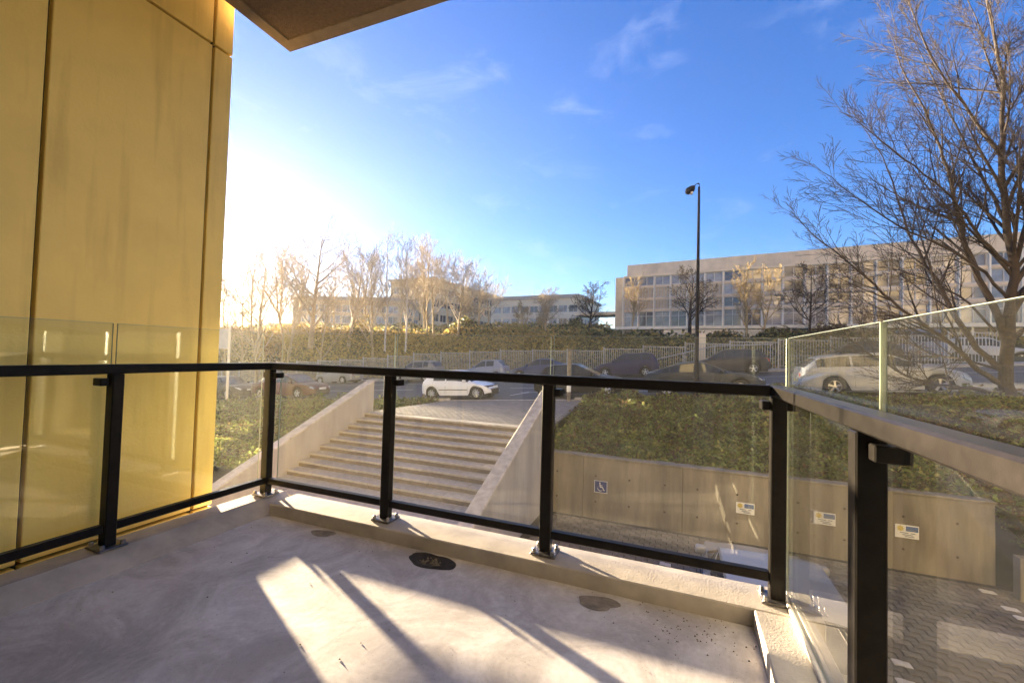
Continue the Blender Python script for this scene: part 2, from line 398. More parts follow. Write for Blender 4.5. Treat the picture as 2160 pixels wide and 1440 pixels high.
grid_sheet('ground', np.linspace(-300, 300, 13), np.linspace(-300, 300, 13), lambda x, y: -5.2, K['ground'])
grid_sheet('embankment', list(np.linspace(-280, -60, 12)) + list(np.linspace(-55, 45, 51)) + list(np.linspace(50, 280, 12)),
           [31.25, 31.6, 32.6, 33.6, 34.6, 35.6, 36.5, 39, 42, 45, 48, 52, 56, 90, 160, 290], slope_z, K['ground'])
road = grid_sheet('road', np.linspace(-90, 70, 41), np.linspace(17.62, 30.0, 7), gz, K['asphalt'])
pav = MB()
xs = np.linspace(-90, 70, 41)
for a, b_ in zip(xs[:-1], xs[1:]):
    P = [(a, 30.0), (b_, 30.0), (b_, 31.25), (a, 31.25)]
    top = [(x, y, gz(x, y) + .12) for x, y in P]; bot = [(x, y, gz(x, y) - .05) for x, y in P]
    pav.add(top + bot, [(0, 1, 2, 3), (4, 5, 1, 0)])
tag(pav.build('far_pavement', K['kerb']), kind='structure')
nk = MB()
for k in range(86):
    x0 = -62 + k * 1.0
    if -10.4 < x0 < -4.0: h = .03
    else: h = .12
    P = [(x0 + .006, 17.45), (x0 + .994, 17.45), (x0 + .994, 17.62), (x0 + .006, 17.62)]
    nk.add([(x, y, gz(x, y) + h) for x, y in P] + [(x, y, gz(x, y) - .2) for x, y in P], [(0, 1, 2, 3), (0, 4, 5, 1), (1, 5, 6, 2), (2, 6, 7, 3), (3, 7, 4, 0)])
tag(nk.build('near_kerb', K['coping']), kind='structure')
# strip between kerb and bank crest on both sides
for nm, x0, x1 in (('near_verge', -90, -10.45), ('near_verge', -3.5, 70)):
    grid_sheet(nm, np.linspace(x0, x1, 30), [17.2, 17.45], lambda x, y: gz(x, y) + .02, K['soil'])


def marking(x0, x1, y, wd=.12):
    b = MB(); b.add([(x, yy, gz(x, yy) + .005) for x, yy in ((x0, y), (x1, y), (x1, y + wd), (x0, y + wd))], [(0, 1, 2, 3)])
    o = b.build('road_marking', K['line'], road); return o


for k in range(9): marking(-34 + k * 5.0, -30.6 + k * 5.0, 22.6)
marking(-60, 40, 26.6, .10)
marking(-7.6, 3.5, 20.6, .09)
mb = MB(); mb.add([(x, y, gz(x, y) + .005) for x, y in ((-7.75, 19.4), (-7.62, 19.4), (-7.0, 20.6), (-7.2, 20.62))], [(0, 1, 2, 3)]); mb.build('road_marking', K['line'], road)

# ------------------------------------------------------------------ forecourt of pavers above the stairs
def fore_z(x, y): return lerp(-1.02, gz(x, 17.45) + .028, min(1, max(0, (y - 12.25) / 5.2)))


def zig(Lx, Ly, j=.009, a=.016):
    """outline of an interlocking paver: long sides step in and out"""
    h = Ly / 2 - j; l_ = Lx / 2 - j
    topl = [(-l_, h - a), (-l_ * .55, h), (-l_ * .1, h), (l_ * .25, h - a), (l_, h - a)]
    up = [(x, y) for x, y in topl]
    dn = [(x, y - Ly + 2 * j) for x, y in topl][::-1]
    return up + dn


def paver_mesh(name, Lx, Ly, th, mts, a=.016):
    b = MB(); pl = zig(Lx, Ly, a=a); n = len(pl); c = .006
    inn = [(x * (1 - c * 6), y * (1 - c * 10)) for x, y in pl]
    b.add([(*p, 0) for p in inn] + [(*p, -.004) for p in pl] + [(*p, -th) for p in pl],
          [tuple(range(n))[::-1]] + [(i, (i + 1) % n, n + (i + 1) % n, n + i) for i in range(n)] + [(n + i, n + (i + 1) % n, 2 * n + (i + 1) % n, 2 * n + i) for i in range(n)])
    me = bpy.data.meshes.new(name); me.from_pydata(b.v, [], b.f); me.materials.append(mts)
    bm = bmesh.new(); bm.from_mesh(me); bmesh.ops.recalc_face_normals(bm, faces=bm.faces); bm.to_mesh(me); bm.free(); me.update()
    return me


def lay_pavers(root, mesh, Lx, Ly, x0, x1, y0, y1, zf, mts, rng, skip=None, white=None, order=None, along_y=False):
    cells = []
    ny = int((y1 - y0) / Ly); nx = int((x1 - x0) / Lx)
    for j in range(ny):
        for i in range(nx):
            x = x0 + (i + .5 + (.5 if j % 2 else 0)) * Lx; y = y0 + (j + .5) * Ly
            if x + Lx / 2 > x1 or (skip and skip(x, y)): continue
            cells.append((x, y))
    if order: cells.sort(key=order)
    P = np.array([v.co for v in mesh.vertices]); F = [tuple(p.vertices) for p in mesh.polygons]
    stuff = MB(); Wr = WL[root.name]
    for k, (x, y) in enumerate(cells):
        z = zf(x, y) + rng.uniform(-.0008, .0008)
        if k < 300:
            o = inst(mesh, 'paver', root, np.array([x, y, z]) - Wr, rng.uniform(-.012, .012))
            o.rotation_euler = (rng.uniform(-.0015, .0015) + math.atan(zf(x, y + .1) * 10 - zf(x, y) * 10), rng.uniform(-.0015, .0015) - math.atan(zf(x + .1, y) * 10 - zf(x, y) * 10), rng.uniform(-.012, .012))
        else:
            Q = P + np.array([x, y, z]); Q[:, 2] += (zf(x, y + .1) - zf(x, y)) * 10 * P[:, 1] + (zf(x + .1, y) - zf(x, y)) * 10 * P[:, 0]
            stuff.add(Q, F)
    tag(stuff.build('paver_field', mts, root), kind='stuff')


rng = random.Random(5)
fc = grid_sheet('forecourt', np.linspace(-10.2, -3.5, 8), np.linspace(12.25, 17.45, 6), lambda x, y: fore_z(x, y) - .009, K['joint_sand'])
pm = paver_mesh('paver_block', .24, .14, .05, K['paver'], 0)
lay_pavers(fc, pm, .24, .14, -10.15, -3.52, 12.27, 17.43, fore_z, K['paver'], rng,
           order=lambda p: (0 if (-9.6 < p[0] < -4.2) else 1, p[1]))

# ------------------------------------------------------------------ parking lot below
lot = grid_sheet('parking_lot', np.linspace(-18, 24, 8), np.linspace(-6, 11.95, 5), lambda x, y: LOT - .012, K['joint_sand'])
lm = paver_mesh('parking_block', .25, .155, .05, K['lot_paver'])
WHITE = [(5.82, 11.36), (5.76, 10.87), (5.75, 10.48), (3.11, 8.10), (3.09, 7.72), (3.1, 7.2), (3.1, 8.9), (3.1, 9.7), (-.11, 9.88), (-.10, 9.50), (-.1, 9.1), (5.75, 9.9), (5.75, 9.3)]
def is_white(x, y): return any(abs(x - a) < .13 and abs(y - b) < .08 for a, b in WHITE)
lay_pavers(lot, lm, .25, .155, -3.3, 9.0, 3.6, 11.75, lambda x, y: LOT, K['lot_paver'], rng, skip=is_white,
           order=lambda p: (0 if (p[0] > 2.3 and p[0] > .38 * p[1] and p[0] < .80 * p[1]) else 1, p[0] ** 2 + p[1] ** 2))
wm = paver_mesh('marker_block', .25, .155, .05, K['white_paver'])
for a, b in WHITE:
    j = round((b - 3.6) / .155 - .5); y = 3.6 + (j + .5) * .155; o_ = .125 if j % 2 else 0
    i = round((a + 3.3 - o_) / .25 - .5); x = -3.3 + o_ + (i + .5) * .25
    inst(wm, 'marker_paver', lot, (x, y, LOT + .004))

# ------------------------------------------------------------------ staircase: fifteen steps of slabs, two flank walls
NST, RISE, TREAD = 15, .152, .385
stair = thing('staircase', 'wide outdoor concrete staircase climbing from the lower level to the paved forecourt', 'staircase', (-7, 9.4, LOT))
sm = None
cuts = [-10.2, -9.35, -8.25, -7.15, -6.05, -4.95, -3.85]
slab_cache = {}
for k in range(NST):
    zt = -1.03 - RISE * k; yb = 12.25 - TREAD * k
    off = .45 * (k % 2)
    cs = [cuts[0]] + [c + off - .2 for c in cuts[1:-1]] + [cuts[-1]]
    for a, b in zip(cs[:-1], cs[1:]):
        wd = round(b - a, 3)
        if wd not in slab_cache:
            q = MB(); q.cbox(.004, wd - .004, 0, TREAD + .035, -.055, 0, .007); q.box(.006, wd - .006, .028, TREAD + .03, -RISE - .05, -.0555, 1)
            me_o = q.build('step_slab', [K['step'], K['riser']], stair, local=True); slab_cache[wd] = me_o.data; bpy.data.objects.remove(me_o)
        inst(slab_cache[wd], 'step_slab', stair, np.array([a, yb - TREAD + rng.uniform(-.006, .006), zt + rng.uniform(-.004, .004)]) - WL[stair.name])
q = MB()                                            # solid under the steps
q.add([(-10.2, 12.2, -1.3), (-3.85, 12.2, -1.3), (-3.85, 6.3, LOT - .32), (-10.2, 6.3, LOT - .32), (-10.2, 12.2, -4), (-3.85, 12.2, -4)], [(0, 3, 2, 1), (0, 1, 5, 4), (0, 4, 3), (1, 2, 5)])
q.build('stair_base', K['joint'], stair)
tag(grid_sheet('lower_paving', np.linspace(-14, -3.55, 4), np.linspace(-6, 6.6, 4), lambda x, y: LOT - .004, K['lot_paver']), kind='structure')


def flank(label, xi, xo):
    t = thing('stair_flank_wall', label, 'wall', ((xi + xo) / 2, 9.5, LOT), 'sloping concrete walls beside the stairs')
    y1, y0 = 12.35, 5.2
    def tz(y): return .02 - .42 * (y1 - y)
    b = MB(); x0, x1 = min(xi, xo), max(xi, xo)
    seg = np.linspace(y0, y1, 7)
    V = []; F = []
    for y in seg:
        V += [(x0, y, LOT - .6), (x1, y, LOT - .6), (x1, y, max(tz(y), LOT + .02)), (x0, y, max(tz(y), LOT + .02))]
    for i in range(len(seg) - 1):
        a = i * 4
        F += [(a + 1, a + 5, a + 6, a + 2), (a + 4, a, a + 3, a + 7), (a + 3, a + 2, a + 6, a + 7)]
    F += [(0, 1, 2, 3), (len(V) - 1, len(V) - 2, len(V) - 3, len(V) - 4)]
    b.add(V, F); b.build('concrete_body', K['flank'], t, fixn=True)
    edges = np.linspace(y0 + .2, y1, 5)
    for ya, yb in zip(edges[:-1], edges[1:]):
        c = MB(); ya += .006; yb -= .006
        V = []
        for y in (ya, yb):
            z = tz(y)
            V += [(x0 - .012, y, z + .003), (x1 + .012, y, z + .003), (x1 + .012, y, z + .045), (x1 - .01, y, z + .06), (x0 + .01, y, z + .06), (x0 - .012, y, z + .045)]
        n = 6
        c.add(V, [tuple(range(n)), tuple(range(2 * n - 1, n - 1, -1))] + [(i, n + i, n + (i + 1) % n, (i + 1) % n) for i in range(n)])
        c.build('coping', K['coping'], t, fixn=True)
    return t


flank('sloping concrete wall on the far side of the stairs, rising out of the grass bank', -10.2, -10.52)
flank('sloping concrete wall between the stairs and the parking bays', -3.85, -3.53)

# ------------------------------------------------------------------ retaining wall, panels and signs
rw = thing('retaining_wall', 'brownish concrete retaining wall below the planted bank, carrying the small signs', 'wall', (1.3, 11.9, LOT))
joints = [-3.50, -2.4, .18, 2.35, 4.3, 6.15]
for a, b in zip(joints[:-1], joints[1:]):
    q = MB(); q.cbox(a + .006, b - .006, 11.8, 12.1, LOT - .3, -1.66, .006); q.build('wall_panel', K['retain'], rw)
    for hx in np.arange(a + .35, b - .2, .9):
        for hz_ in (-2.15, -2.85):
            h = MB(); h.lathe([(0, -.004), (.022, -.004), (.026, -.001)], (hx, 11.7985, hz_), 'y', 10); h.build('tie_hole', K['joint'], rw)
q = MB(); q.box(-3.5, 6.14, 11.86, 12.05, LOT - .3, -1.70); q.build('backing', K['joint'], rw)
q = MB(); q.cbox(-3.52, 6.17, 11.77, 12.13, -1.657, -1.61, .008); q.build('coping', K['retain'], rw)
lw = MB(); lw.cbox(6.18, 13.5, 11.2, 11.4, LOT - .3, -2.48, .01); tag(lw.build('low_edging_wall', K['retain'], origin=(9.8, 11.3, LOT)), 'low rusty brown edging wall beyond the end of the retaining wall', 'wall')


def sign_obj(name, label, x, z, wd, ht, face, build):
    t = thing(name, label, 'sign', (x, 11.795, z), None)
    q = MB(); q.cbox(x - wd / 2, x + wd / 2, 11.78, 11.796, z - ht / 2, z + ht / 2, .003); q.build('board', face, t)
    build(t, x, z, wd, ht)
    return t


def disc(mb_, cx, cz, r, y, n=14, r2=0):
    if r2 == 0: mb_.add([(cx + r * math.cos(2 * math.pi * i / n), y, cz + r * math.sin(2 * math.pi * i / n)) for i in range(n)], [tuple(range(n))])


def wheelchair(t, x, z, wd, ht):
    b = MB()
    for (a0, a1, c0, c1) in ((-.5, .5, .44, .48), (-.5, .5, -.48, -.44), (-.48, -.44, -.44, .44), (.44, .48, -.44, .44)):
        b.box(x + a0 * wd, x + a1 * wd, 11.774, 11.777, z + c0 * ht, z + c1 * ht)
    b.build('border', K['white'], t)
    p = MB(); disc(p, x - .07 * wd, z + .30 * ht, .055 * wd, 11.776)
    def bar(ax, az, bx, bz, r): p.tube([(x + ax * wd, 11.776, z + az * ht), (x + bx * wd, 11.776, z + bz * ht)], r * wd, 6)
    bar(-.07, .23, -.04, -.02, .035); bar(-.05, .12, .12, .10, .025); bar(-.04, -.02, .14, -.03, .035); bar(.14, -.03, .22, -.26, .032); bar(.22, -.26, .30, -.24, .025)
    arc = [(x + (-.03 + .20 * math.cos(a)) * wd, 11.776, z + (-.12 + .20 * math.sin(a)) * ht) for a in np.linspace(math.radians(130), math.radians(345), 14)]
    p.tube(arc, .024 * wd, 6)
    p.build('wheelchair_symbol', K['white'], t)


def bay_sign(t, x, z, wd, ht):
    b = MB(); b.box(x - .05 * wd, x + .46 * wd, 11.774, 11.777, z + .04 * ht, z + .42 * ht); b.build('blue_block', K['sign_block'], t)
    g = MB(); disc(g, x - .28 * wd, z + .22 * ht, .13 * wd, 11.776, 18)
    for k in range(8):
        a = k * math.pi / 4; g.tube([(x - .28 * wd + .12 * wd * math.cos(a), 11.776, z + .22 * ht + .12 * wd * math.sin(a)), (x - .28 * wd + .17 * wd * math.cos(a), 11.776, z + .22 * ht + .17 * wd * math.sin(a))], .018 * wd, 4)
    g.build('gold_emblem', K['sign_gold'], t)
    i_ = MB()
    for (a, b_, zz) in ((-.3, .06, -.10), (.14, .34, -.10), (-.2, .25, -.24), (-.1, .3, -.36)):
        i_.box(x + a * wd, x + b_ * wd, 11.774, 11.777, z + (zz - .03) * ht, z + (zz + .03) * ht)
    for k in range(4): i_.box(x + (-.0 + .1 * k) * wd, x + (.07 + .1 * k) * wd, 11.770, 11.7735, z + .12 * ht, z + .20 * ht)
    i_.build('print_lines', K['ink'], t)


sign_obj('disabled_parking_sign', 'square blue sign with a white wheelchair symbol, on the retaining wall nearest the stairs', -1.905, -2.42, .37, .34, K['blue'], wheelchair)
sign_obj('bay_sign', 'small white parking bay sign above the silver parked car, seen between the balcony posts', 1.605, -2.455, .40, .27, K['white'], bay_sign)
sign_obj('bay_sign', 'middle white parking bay sign, its view half veiled by dusty corner glass', 3.22, -2.43, .42, .28, K['white'], bay_sign)
sign_obj('bay_sign', 'white parking bay sign nearest the free end of the retaining wall', 4.71, -2.46, .41, .28, K['white'], bay_sign)

# ------------------------------------------------------------------ planted banks
def leaf_mass(name, pts, nrm_up, size, mats, seed, probs, parent=None, kind='stuff', label=None, cat=None, origin=None, aspect=.45, droop=.35):
    """many small folded leaves as one mesh; pts: n x 3 roots"""
    r = np.random.default_rng(seed); n = len(pts)
    s = size * r.uniform(.55, 1.35, n)[:, None]
    az = r.uniform(0, 2 * np.pi, n); el = np.arcsin(np.clip(r.uniform(-.35, 1, n) * nrm_up, -1, 1))
    d = np.stack([np.cos(az) * np.cos(el), np.sin(az) * np.cos(el), np.sin(el)], 1)
    a = r.normal(size=(n, 3)); side = np.cross(d, a); side /= np.linalg.norm(side, axis=1)[:, None] + 1e-9
    tip = d + np.array([0, 0, -droop]) * r.uniform(0, 1, (n, 1))
    V = np.empty((n, 4, 3)); V[:, 0] = pts; V[:, 1] = pts + d * s * .5 + side * s * aspect * .5
    V[:, 2] = pts + tip * s; V[:, 3] = pts + d * s * .5 - side * s * aspect * .5
    o0 = np.zeros(3) if origin is None else np.asarray(origin, float)
    me = bpy.data.meshes.new(name); me.from_pydata((V.reshape(-1, 3) - o0).tolist(), [], np.arange(4 * n).reshape(n, 4).tolist())
    for m_ in mats: me.materials.append(m_)
    mi = probs if isinstance(probs, np.ndarray) else r.choice(len(mats), n, p=probs)
    me.polygons.foreach_set('material_index', mi.astype(np.int32)); me.update()
    o = bpy.data.objects.new(name, me); link(o)
    if parent is not None: o.parent = parent; o.location = o0 - WL[parent.name]
    else: o.location = o0
    return tag(o, label, cat, None, kind)


def vnoise(x, y, s, seed=0):
    """cheap smooth value noise"""
    r = np.random.default_rng(seed); G = r.random((64, 64)); X = np.asarray(x) / s + 20; Y = np.asarray(y) / s + 20
    i, j = np.floor(X).astype(int), np.floor(Y).astype(int); fx, fy = X - i, Y - j; fx = fx * fx * (3 - 2 * fx); fy = fy * fy * (3 - 2 * fy)
    g = lambda a, b: G[a % 64, b % 64]
    return g(i, j) * (1 - fx) * (1 - fy) + g(i + 1, j) * fx * (1 - fy) + g(i, j + 1) * (1 - fx) * fy + g(i + 1, j + 1) * fx * fy


def plant_bank(x0, x1, y0, y1, n, seed, h=.28, dry=.3):    # tufts of leaves of uneven height
    grid_sheet('bank', np.linspace(x0, x1, max(4, int((x1 - x0) / .5))), np.linspace(y0, y1, 12), bank_z, K['soil'])
    r = np.random.default_rng(seed)
    nc = n // 9
    cx = r.uniform(x0, x1, nc); cy = r.uniform(y0 + .05, y1 + .22, nc)
    hh = h * (.12 + 1.9 * vnoise(cx, cy, .55, seed) ** 1.6) * (.5 + 1.1 * vnoise(cx, cy, 1.9, seed + 1))
    X = np.repeat(cx, 9) + r.normal(0, .09, nc * 9); Y = np.repeat(cy, 9) + r.normal(0, .09, nc * 9)
    X = np.clip(X, x0, x1); Y = np.clip(Y, y0 + .02, y1 + .24)
    Z = np.array([bank_z(a, b) for a, b in zip(X, Y)]) + np.repeat(hh, 9) * r.uniform(-.05, 1, nc * 9)
    p = np.clip(dry * 2 * vnoise(X, Y, 1.1, seed + 2) + .10 * (Y - y0) / (y1 - y0), 0, .85)
    u = r.random(nc * 9); mi = np.where(u < p, 2, np.where(r.random(nc * 9) < .42, 1, 0))
    leaf_mass('ground_cover', np.stack([X, Y, Z], 1), .95, .135, [K['leaf_a'], K['leaf_b'], K['leaf_c']], seed, mi)


plant_bank(-3.5, 6.2, 12.05, 17.2, 70000, 11, .24, .20)
plant_bank(6.2, 17, 11.35, 17.2, 40000, 12, .26, .55)
plant_bank(-26, -10.55, 9.5, 17.2, 50000, 13, .26, .2)
# far shrubs along the embankment
r_ = np.random.default_rng(3)
nsh = 80000
sx = r_.uniform(-60, 12, nsh); sy = 31.9 + 5.2 * r_.random(nsh) ** 1.2
sh = .85 * (.2 + 1.3 * vnoise(sx, sy, 1.5, 5) ** 1.5 + np.where(sx < -8, 2.6, .7) * vnoise(sx, sy, 3.4, 6) ** 2) * np.clip((sy - 31.5) / 1.2, .35, 1)
sz = np.array([slope_z(a, b) for a, b in zip(sx, sy)]) + sh * r_.random(nsh) ** .7 * .75
mi = np.where(r_.random(nsh) < np.clip(.12 + 1.3 * vnoise(sx, sy, 3.0, 8) * (sx < -8) + .1, 0, .85), 1, np.where(r_.random(nsh) < .35, 2, 0))  # gold leaves gather at the left, painting in the sunlit stretch
leaf_mass('shrubbery', np.stack([sx, sy, sz], 1), .9, .29, [K['bush_dark'], K['bush_sunlit'], K['leaf_b']], 4, mi, aspect=.55)
# unmown ground behind, up to the buildings
nsh = 26000
sx = r_.uniform(-70, 24, nsh); sy = r_.uniform(36.5, 56, nsh)
ok = (sy < 43 - .0 * sx) | (sx < -8); sx, sy = sx[ok], sy[ok]
sz = np.array([slope_z(a, b) for a, b in zip(sx, sy)]) + .9 * vnoise(sx, sy, 2.2, 15) * r_.random(len(sx))
leaf_mass('undergrowth', np.stack([sx, sy, sz], 1), .9, .45, [K['bush_dark'], K['bush_sunlit'], K['leaf_b']], 6, [.3, .4, .3], aspect=.5)

# ------------------------------------------------------------------ balcony
XL, XR, YF = -2.847, .441, 2.278
KT, RAILZ, GLZ = .08, 1.064, 1.288
fl = MB(); fl.box(-2.66, .33, -1.25, 2.16, -.25, 0.0)
balc = tag(fl.build('balcony_floor', K['floor']), kind='structure')
WL[balc.name] = np.zeros(3)
kb = MB(); kb.cbox(-2.66, .60, 2.161, 2.40, -.25, KT, .006); kb.build('front_kerb', K['kerb'], balc)
kb = MB(); kb.cbox(.331, .56, -1.25, 2.1595, -.25, KT, .006); kb.build('side_kerb', K['kerb'], balc)
kb = MB()
prof = [(-2.98, -.25), (-2.98, KT - .02), (-2.94, KT), (-2.80, KT - .004), (-2.74, .045), (-2.661, .004), (-2.661, -.25)]
n = len(prof); kb.add([(x, -1.25, z) for x, z in prof] + [(x, 2.40, z) for x, z in prof], [tuple(range(n)), tuple(range(2 * n - 1, n - 1, -1))] + [(i, n + i, n + (i + 1) % n, (i + 1) % n) for i in range(n)])
kb.build('side_fillet_kerb', K['kerb'], balc, fixn=True)


def blob(cx, cy, rx, ry, z, seed, n=26):
    r = random.Random(seed); ph = [r.uniform(0, 6.3) for _ in range(3)]
    return [(cx + rx * (1 + .14 * math.sin(2 * a + ph[0]) + .10 * math.sin(3 * a + ph[1]) + .07 * math.sin(5 * a + ph[2])) * math.cos(a),
             cy + ry * (1 + .14 * math.sin(2 * a + ph[0]) + .10 * math.sin(3 * a + ph[1])) * math.sin(a), z) for a in np.linspace(0, 2 * math.pi, n, endpoint=False)]


for cx, cy, rx, ry, sd in ((-2.09, 2.09, .075, .05, 1), (-.335, 2.06, .095, .06, 2)):
    b = MB(); o_ = blob(cx, cy, rx, ry, .0015, sd); i_ = blob(cx, cy, rx * .8, ry * .8, .004, sd)
    n = len(o_); b.add(o_ + i_, [tuple(range(n, 2 * n))] + [(i, (i + 1) % n, n + (i + 1) % n, n + i) for i in range(n)]); b.build('mortar_patch', K['patch'], balc, smooth=0)
b = MB(); o_ = blob(-1.27, 2.07, .135, .085, .001, 7); m_ = blob(-1.27, 2.07, .115, .07, .010, 8); i_ = blob(-1.27, 2.07, .085, .05, .003, 9)
n = len(o_); b.add(o_ + m_ + i_, [(i, (i + 1) % n, n + (i + 1) % n, n + i) for i in range(n)] + [(n + i, n + (i + 1) % n, 2 * n + (i + 1) % n, 2 * n + i) for i in range(n)] + [tuple(range(2 * n, 3 * n))])
b.build('broken_drain', K['hole'], balc, fixn=True)
b = MB(); rr = random.Random(4)
for k in range(26):
    a = rr.uniform(0, 6.28); q = rr.random() ** .5; x, y, s = -1.265 + .07 * q * math.cos(a), 2.06 + .04 * q * math.sin(a), rr.uniform(.006, .013)
    b.add([(x + s, y, .004), (x - s * .5, y + s, .004), (x - s * .7, y - s * .8, .004), (x, y, .004 + s * 1.2)], [(0, 1, 3), (1, 2, 3), (2, 0, 3)])
b.build('drain_rubble', K['pebble'], balc)
b = MB()
for k in range(170):
    x, y = (rr.uniform(-2.6, .3), rr.uniform(1.0, 2.15)) if k < 70 else (rr.gauss(.05, .14), rr.gauss(2.02, .08))
    if y > 2.15 or x > .32: continue
    s = rr.uniform(.002, .0055)
    b.add([(x + s, y, .001), (x - s * .5, y + s, .001), (x - s * .7, y - s * .8, .001), (x, y, .001 + s)], [(0, 1, 3), (1, 2, 3), (2, 0, 3)])
tag(b.build('grit', K['pebble'], balc), kind='stuff')

rail = thing('balcony_railing', 'dark metal balcony railing with dusty glass panels round the concrete floor', 'railing', (-1.2, 2.28, KT))
def post(x, y, ang=0):
    b = MB(); b.cbox(x - .032, x + .032, y - .026, y + .026, KT + .012, RAILZ - .052, .004); p = b.build('post', K['rail'], rail)
    WL[p.name] = WL[rail.name]
    b = MB(); b.cbox(x - .07, x + .07, y - .062, y + .062, KT + .001, KT + .013, .003); b.build('base_plate', K['steel'], p)
    for sx_ in (-1, 1):
        for sy_ in (-1, 1):
            b = MB(); b.lathe([(0, .022), (.007, .022), (.011, .018), (.011, .008), (.013, .007), (.013, 0)], (x + sx_ * .052, y + sy_ * .045, KT + .0125), n=6); b.build('bolt', K['bolt'], p)
    return p


PX = [XL, -1.752, -.667, XR]
for i, x in enumerate(PX):
    p = post(x, YF)
    if 0 < i < 3: sides = ((1, 0),) if i != 2 else ((1, 0),)
    elif i == 0: sides = ((1, 0), (-1, 0))
    else: sides = ((-1, 0), (1, 0))
    for sx_, _ in sides:
        b = MB(); xa = x + sx_ * .033; xb = x + sx_ * .068
        b.cbox(min(xa, xb), max(xa, xb), YF - .010, YF + .062, RAILZ - .115, RAILZ - .075, .003); b.build('glass_clamp', K['rail'], p)
for x, ys_ in ((XL, (1.341, .40, -.6)), (XR, (1.295, .24, -.8))):
    for y in ys_:
        p = post(x, y)
        b = MB(); s_ = -1 if x < 0 else 1
        b.cbox(min(x - s_ * .01, x + s_ * .062), max(x - s_ * .01, x + s_ * .062), y - .070 if x < 0 else y - .07, y - .033 if x < 0 else y - .033, RAILZ - .115, RAILZ - .075, .003); b.build('glass_clamp', K['rail'], p)
for nm, a in (('top_rail', (XL - .032, XL + .032, -1.2, YF + .032)), ('top_rail', (XR - .032, XR + .032, -1.2, YF + .032)), ('top_rail', (XL + .0325, XR - .0325, YF - .032, YF + .032))):
    b = MB(); b.cbox(*a, RAILZ - .051, RAILZ, .006); b.build(nm, K['rail'], rail)
def bottom(x0, x1, y0, y1):
    b = MB(); b.cbox(x0, x1, y0, y1, KT + .085, KT + .128, .004); b.build('bottom_rail', K['rail'], rail)
for a, b_ in zip(PX[:-1], PX[1:]): bottom(a + .0325, b_ - .0325, YF - .018, YF + .022)
lys = [YF, 1.341, .40, -.6]
for a, b_ in zip(lys[:-1], lys[1:]): bottom(XL - .022, XL + .018, b_ + .0265, a - .0265)
def pane_(x0, x1, y0, y1, z0):
    b = MB(); b.cbox(x0, x1, y0, y1, z0, GLZ, .0015); o = b.build('glass_panel', [K['glass'], K['glass_edge']], rail)
    ax_ = 0 if x1 - x0 < y1 - y0 else 1
    for p in o.data.polygons: p.material_index = 0 if abs(p.normal[ax_]) > .9 else 1
G0, GT = .045, .010
fx = [XL + .02, -1.752, -.667, XR + .042]
for i in range(3): pane_(fx[i] + (.03 if i == 0 else .008), fx[i + 1] - .008 if i < 2 else fx[i + 1], YF + G0, YF + G0 + GT, KT + .10)
ly = [YF - .02, 1.35, .41, -.58]
for i in range(3): pane_(XL - G0 - GT, XL - G0, ly[i + 1] + .009, ly[i] - .009, KT + .10)
ry = [YF + .045, 1.345, .29, -.8]
for i in range(3): pane_(XR + G0, XR + G0 + GT, ry[i + 1] + .009, ry[i] - .006, KT + .01)
b = MB(); b.cbox(XR + G0 - .016, XR + G0 - .001, -1.1, YF + .04, KT + .001, KT + .022, .003); b.build('sealant_strip', K['seal'], rail)
b = MB(); b.cbox(XR + G0 + GT + .001, XR + G0 + GT + .016, -1.1, YF + .04, KT + .001, KT + .022, .003); b.build('sealant_strip', K['seal'], rail)

# clad wall beside the balcony, and the building behind the camera
cw = thing('clad_wall', 'tan concrete clad wall beside the balcony with dark recessed joints', 'wall', (-3.3, .5, LOT))
WX, J = -3.10, .009
vcols = [-1.25, -.62, .24, 1.10, 1.92, 2.055]
zrows = [LOT - .2, .035, 3.32, 6.6, 9.5]
for a, b_ in zip(vcols[:-1], vcols[1:]):
    for z0, z1 in zip(zrows[:-1], zrows[1:]):
        endp = b_ == vcols[-1]
        q = MB(); q.cbox(WX - (.36 if endp else .05), WX, a + J, b_ - (0 if endp else J), z0 + J, z1 - J, .004); q.build('wall_panel', K['wall'], cw)
q = MB(); q.box(WX - .34, WX - .055, -1.255, 2.05 - .125, LOT - .2, 9.5); q.box(WX - .33, WX - .03, 1.92, 2.045, LOT - .2, 9.49); q.build('backing', K['joint'], cw)

bw = thing('own_building', 'unseen tall tan building that the balcony belongs to, lightened to bounce light, with glazed doors, behind the balcony floor', 'building', (-1.2, -1.6, LOT))
TOP = 20.0
q = MB()
q.box(-3.44, -2.2, -14, -1.26, LOT, TOP); q.box(.2, 26, -14, -1.26, LOT, TOP); q.box(-2.2, .2, -14, -1.26, 2.4, TOP); q.box(-2.2, .2, -14, -1.26, LOT, -.25); q.box(-2.2, .2, -14, -5, -.25, 2.4)
q.build('wall_body', K['rear'], bw)
for fz in (3.9, 7.0, 10.1, 13.2, 16.3):
    for fx0 in list(np.arange(2.4, 25, 4.6)):
        q = MB(); q.cbox(fx0, fx0 + 2.2, -1.259, -1.225, fz - (3.4 if fz < 4 else .0), fz + 1.9, .01); q.build('added_glazed_bay', K['carglass'], bw)  # unseen dark bays added to cut the facade's bounce and reflections
q = MB(); q.box(-2.2, .2, -1.5, -1.47, .02, 2.4); q.build('door_glass', K['carglass'], bw)
q = MB()
for xa in (-2.2, -1.03, .13): q.box(xa, xa + .07, -1.46, -1.42, .02, 2.4)
q.build('door_frame', K['rail'], bw)

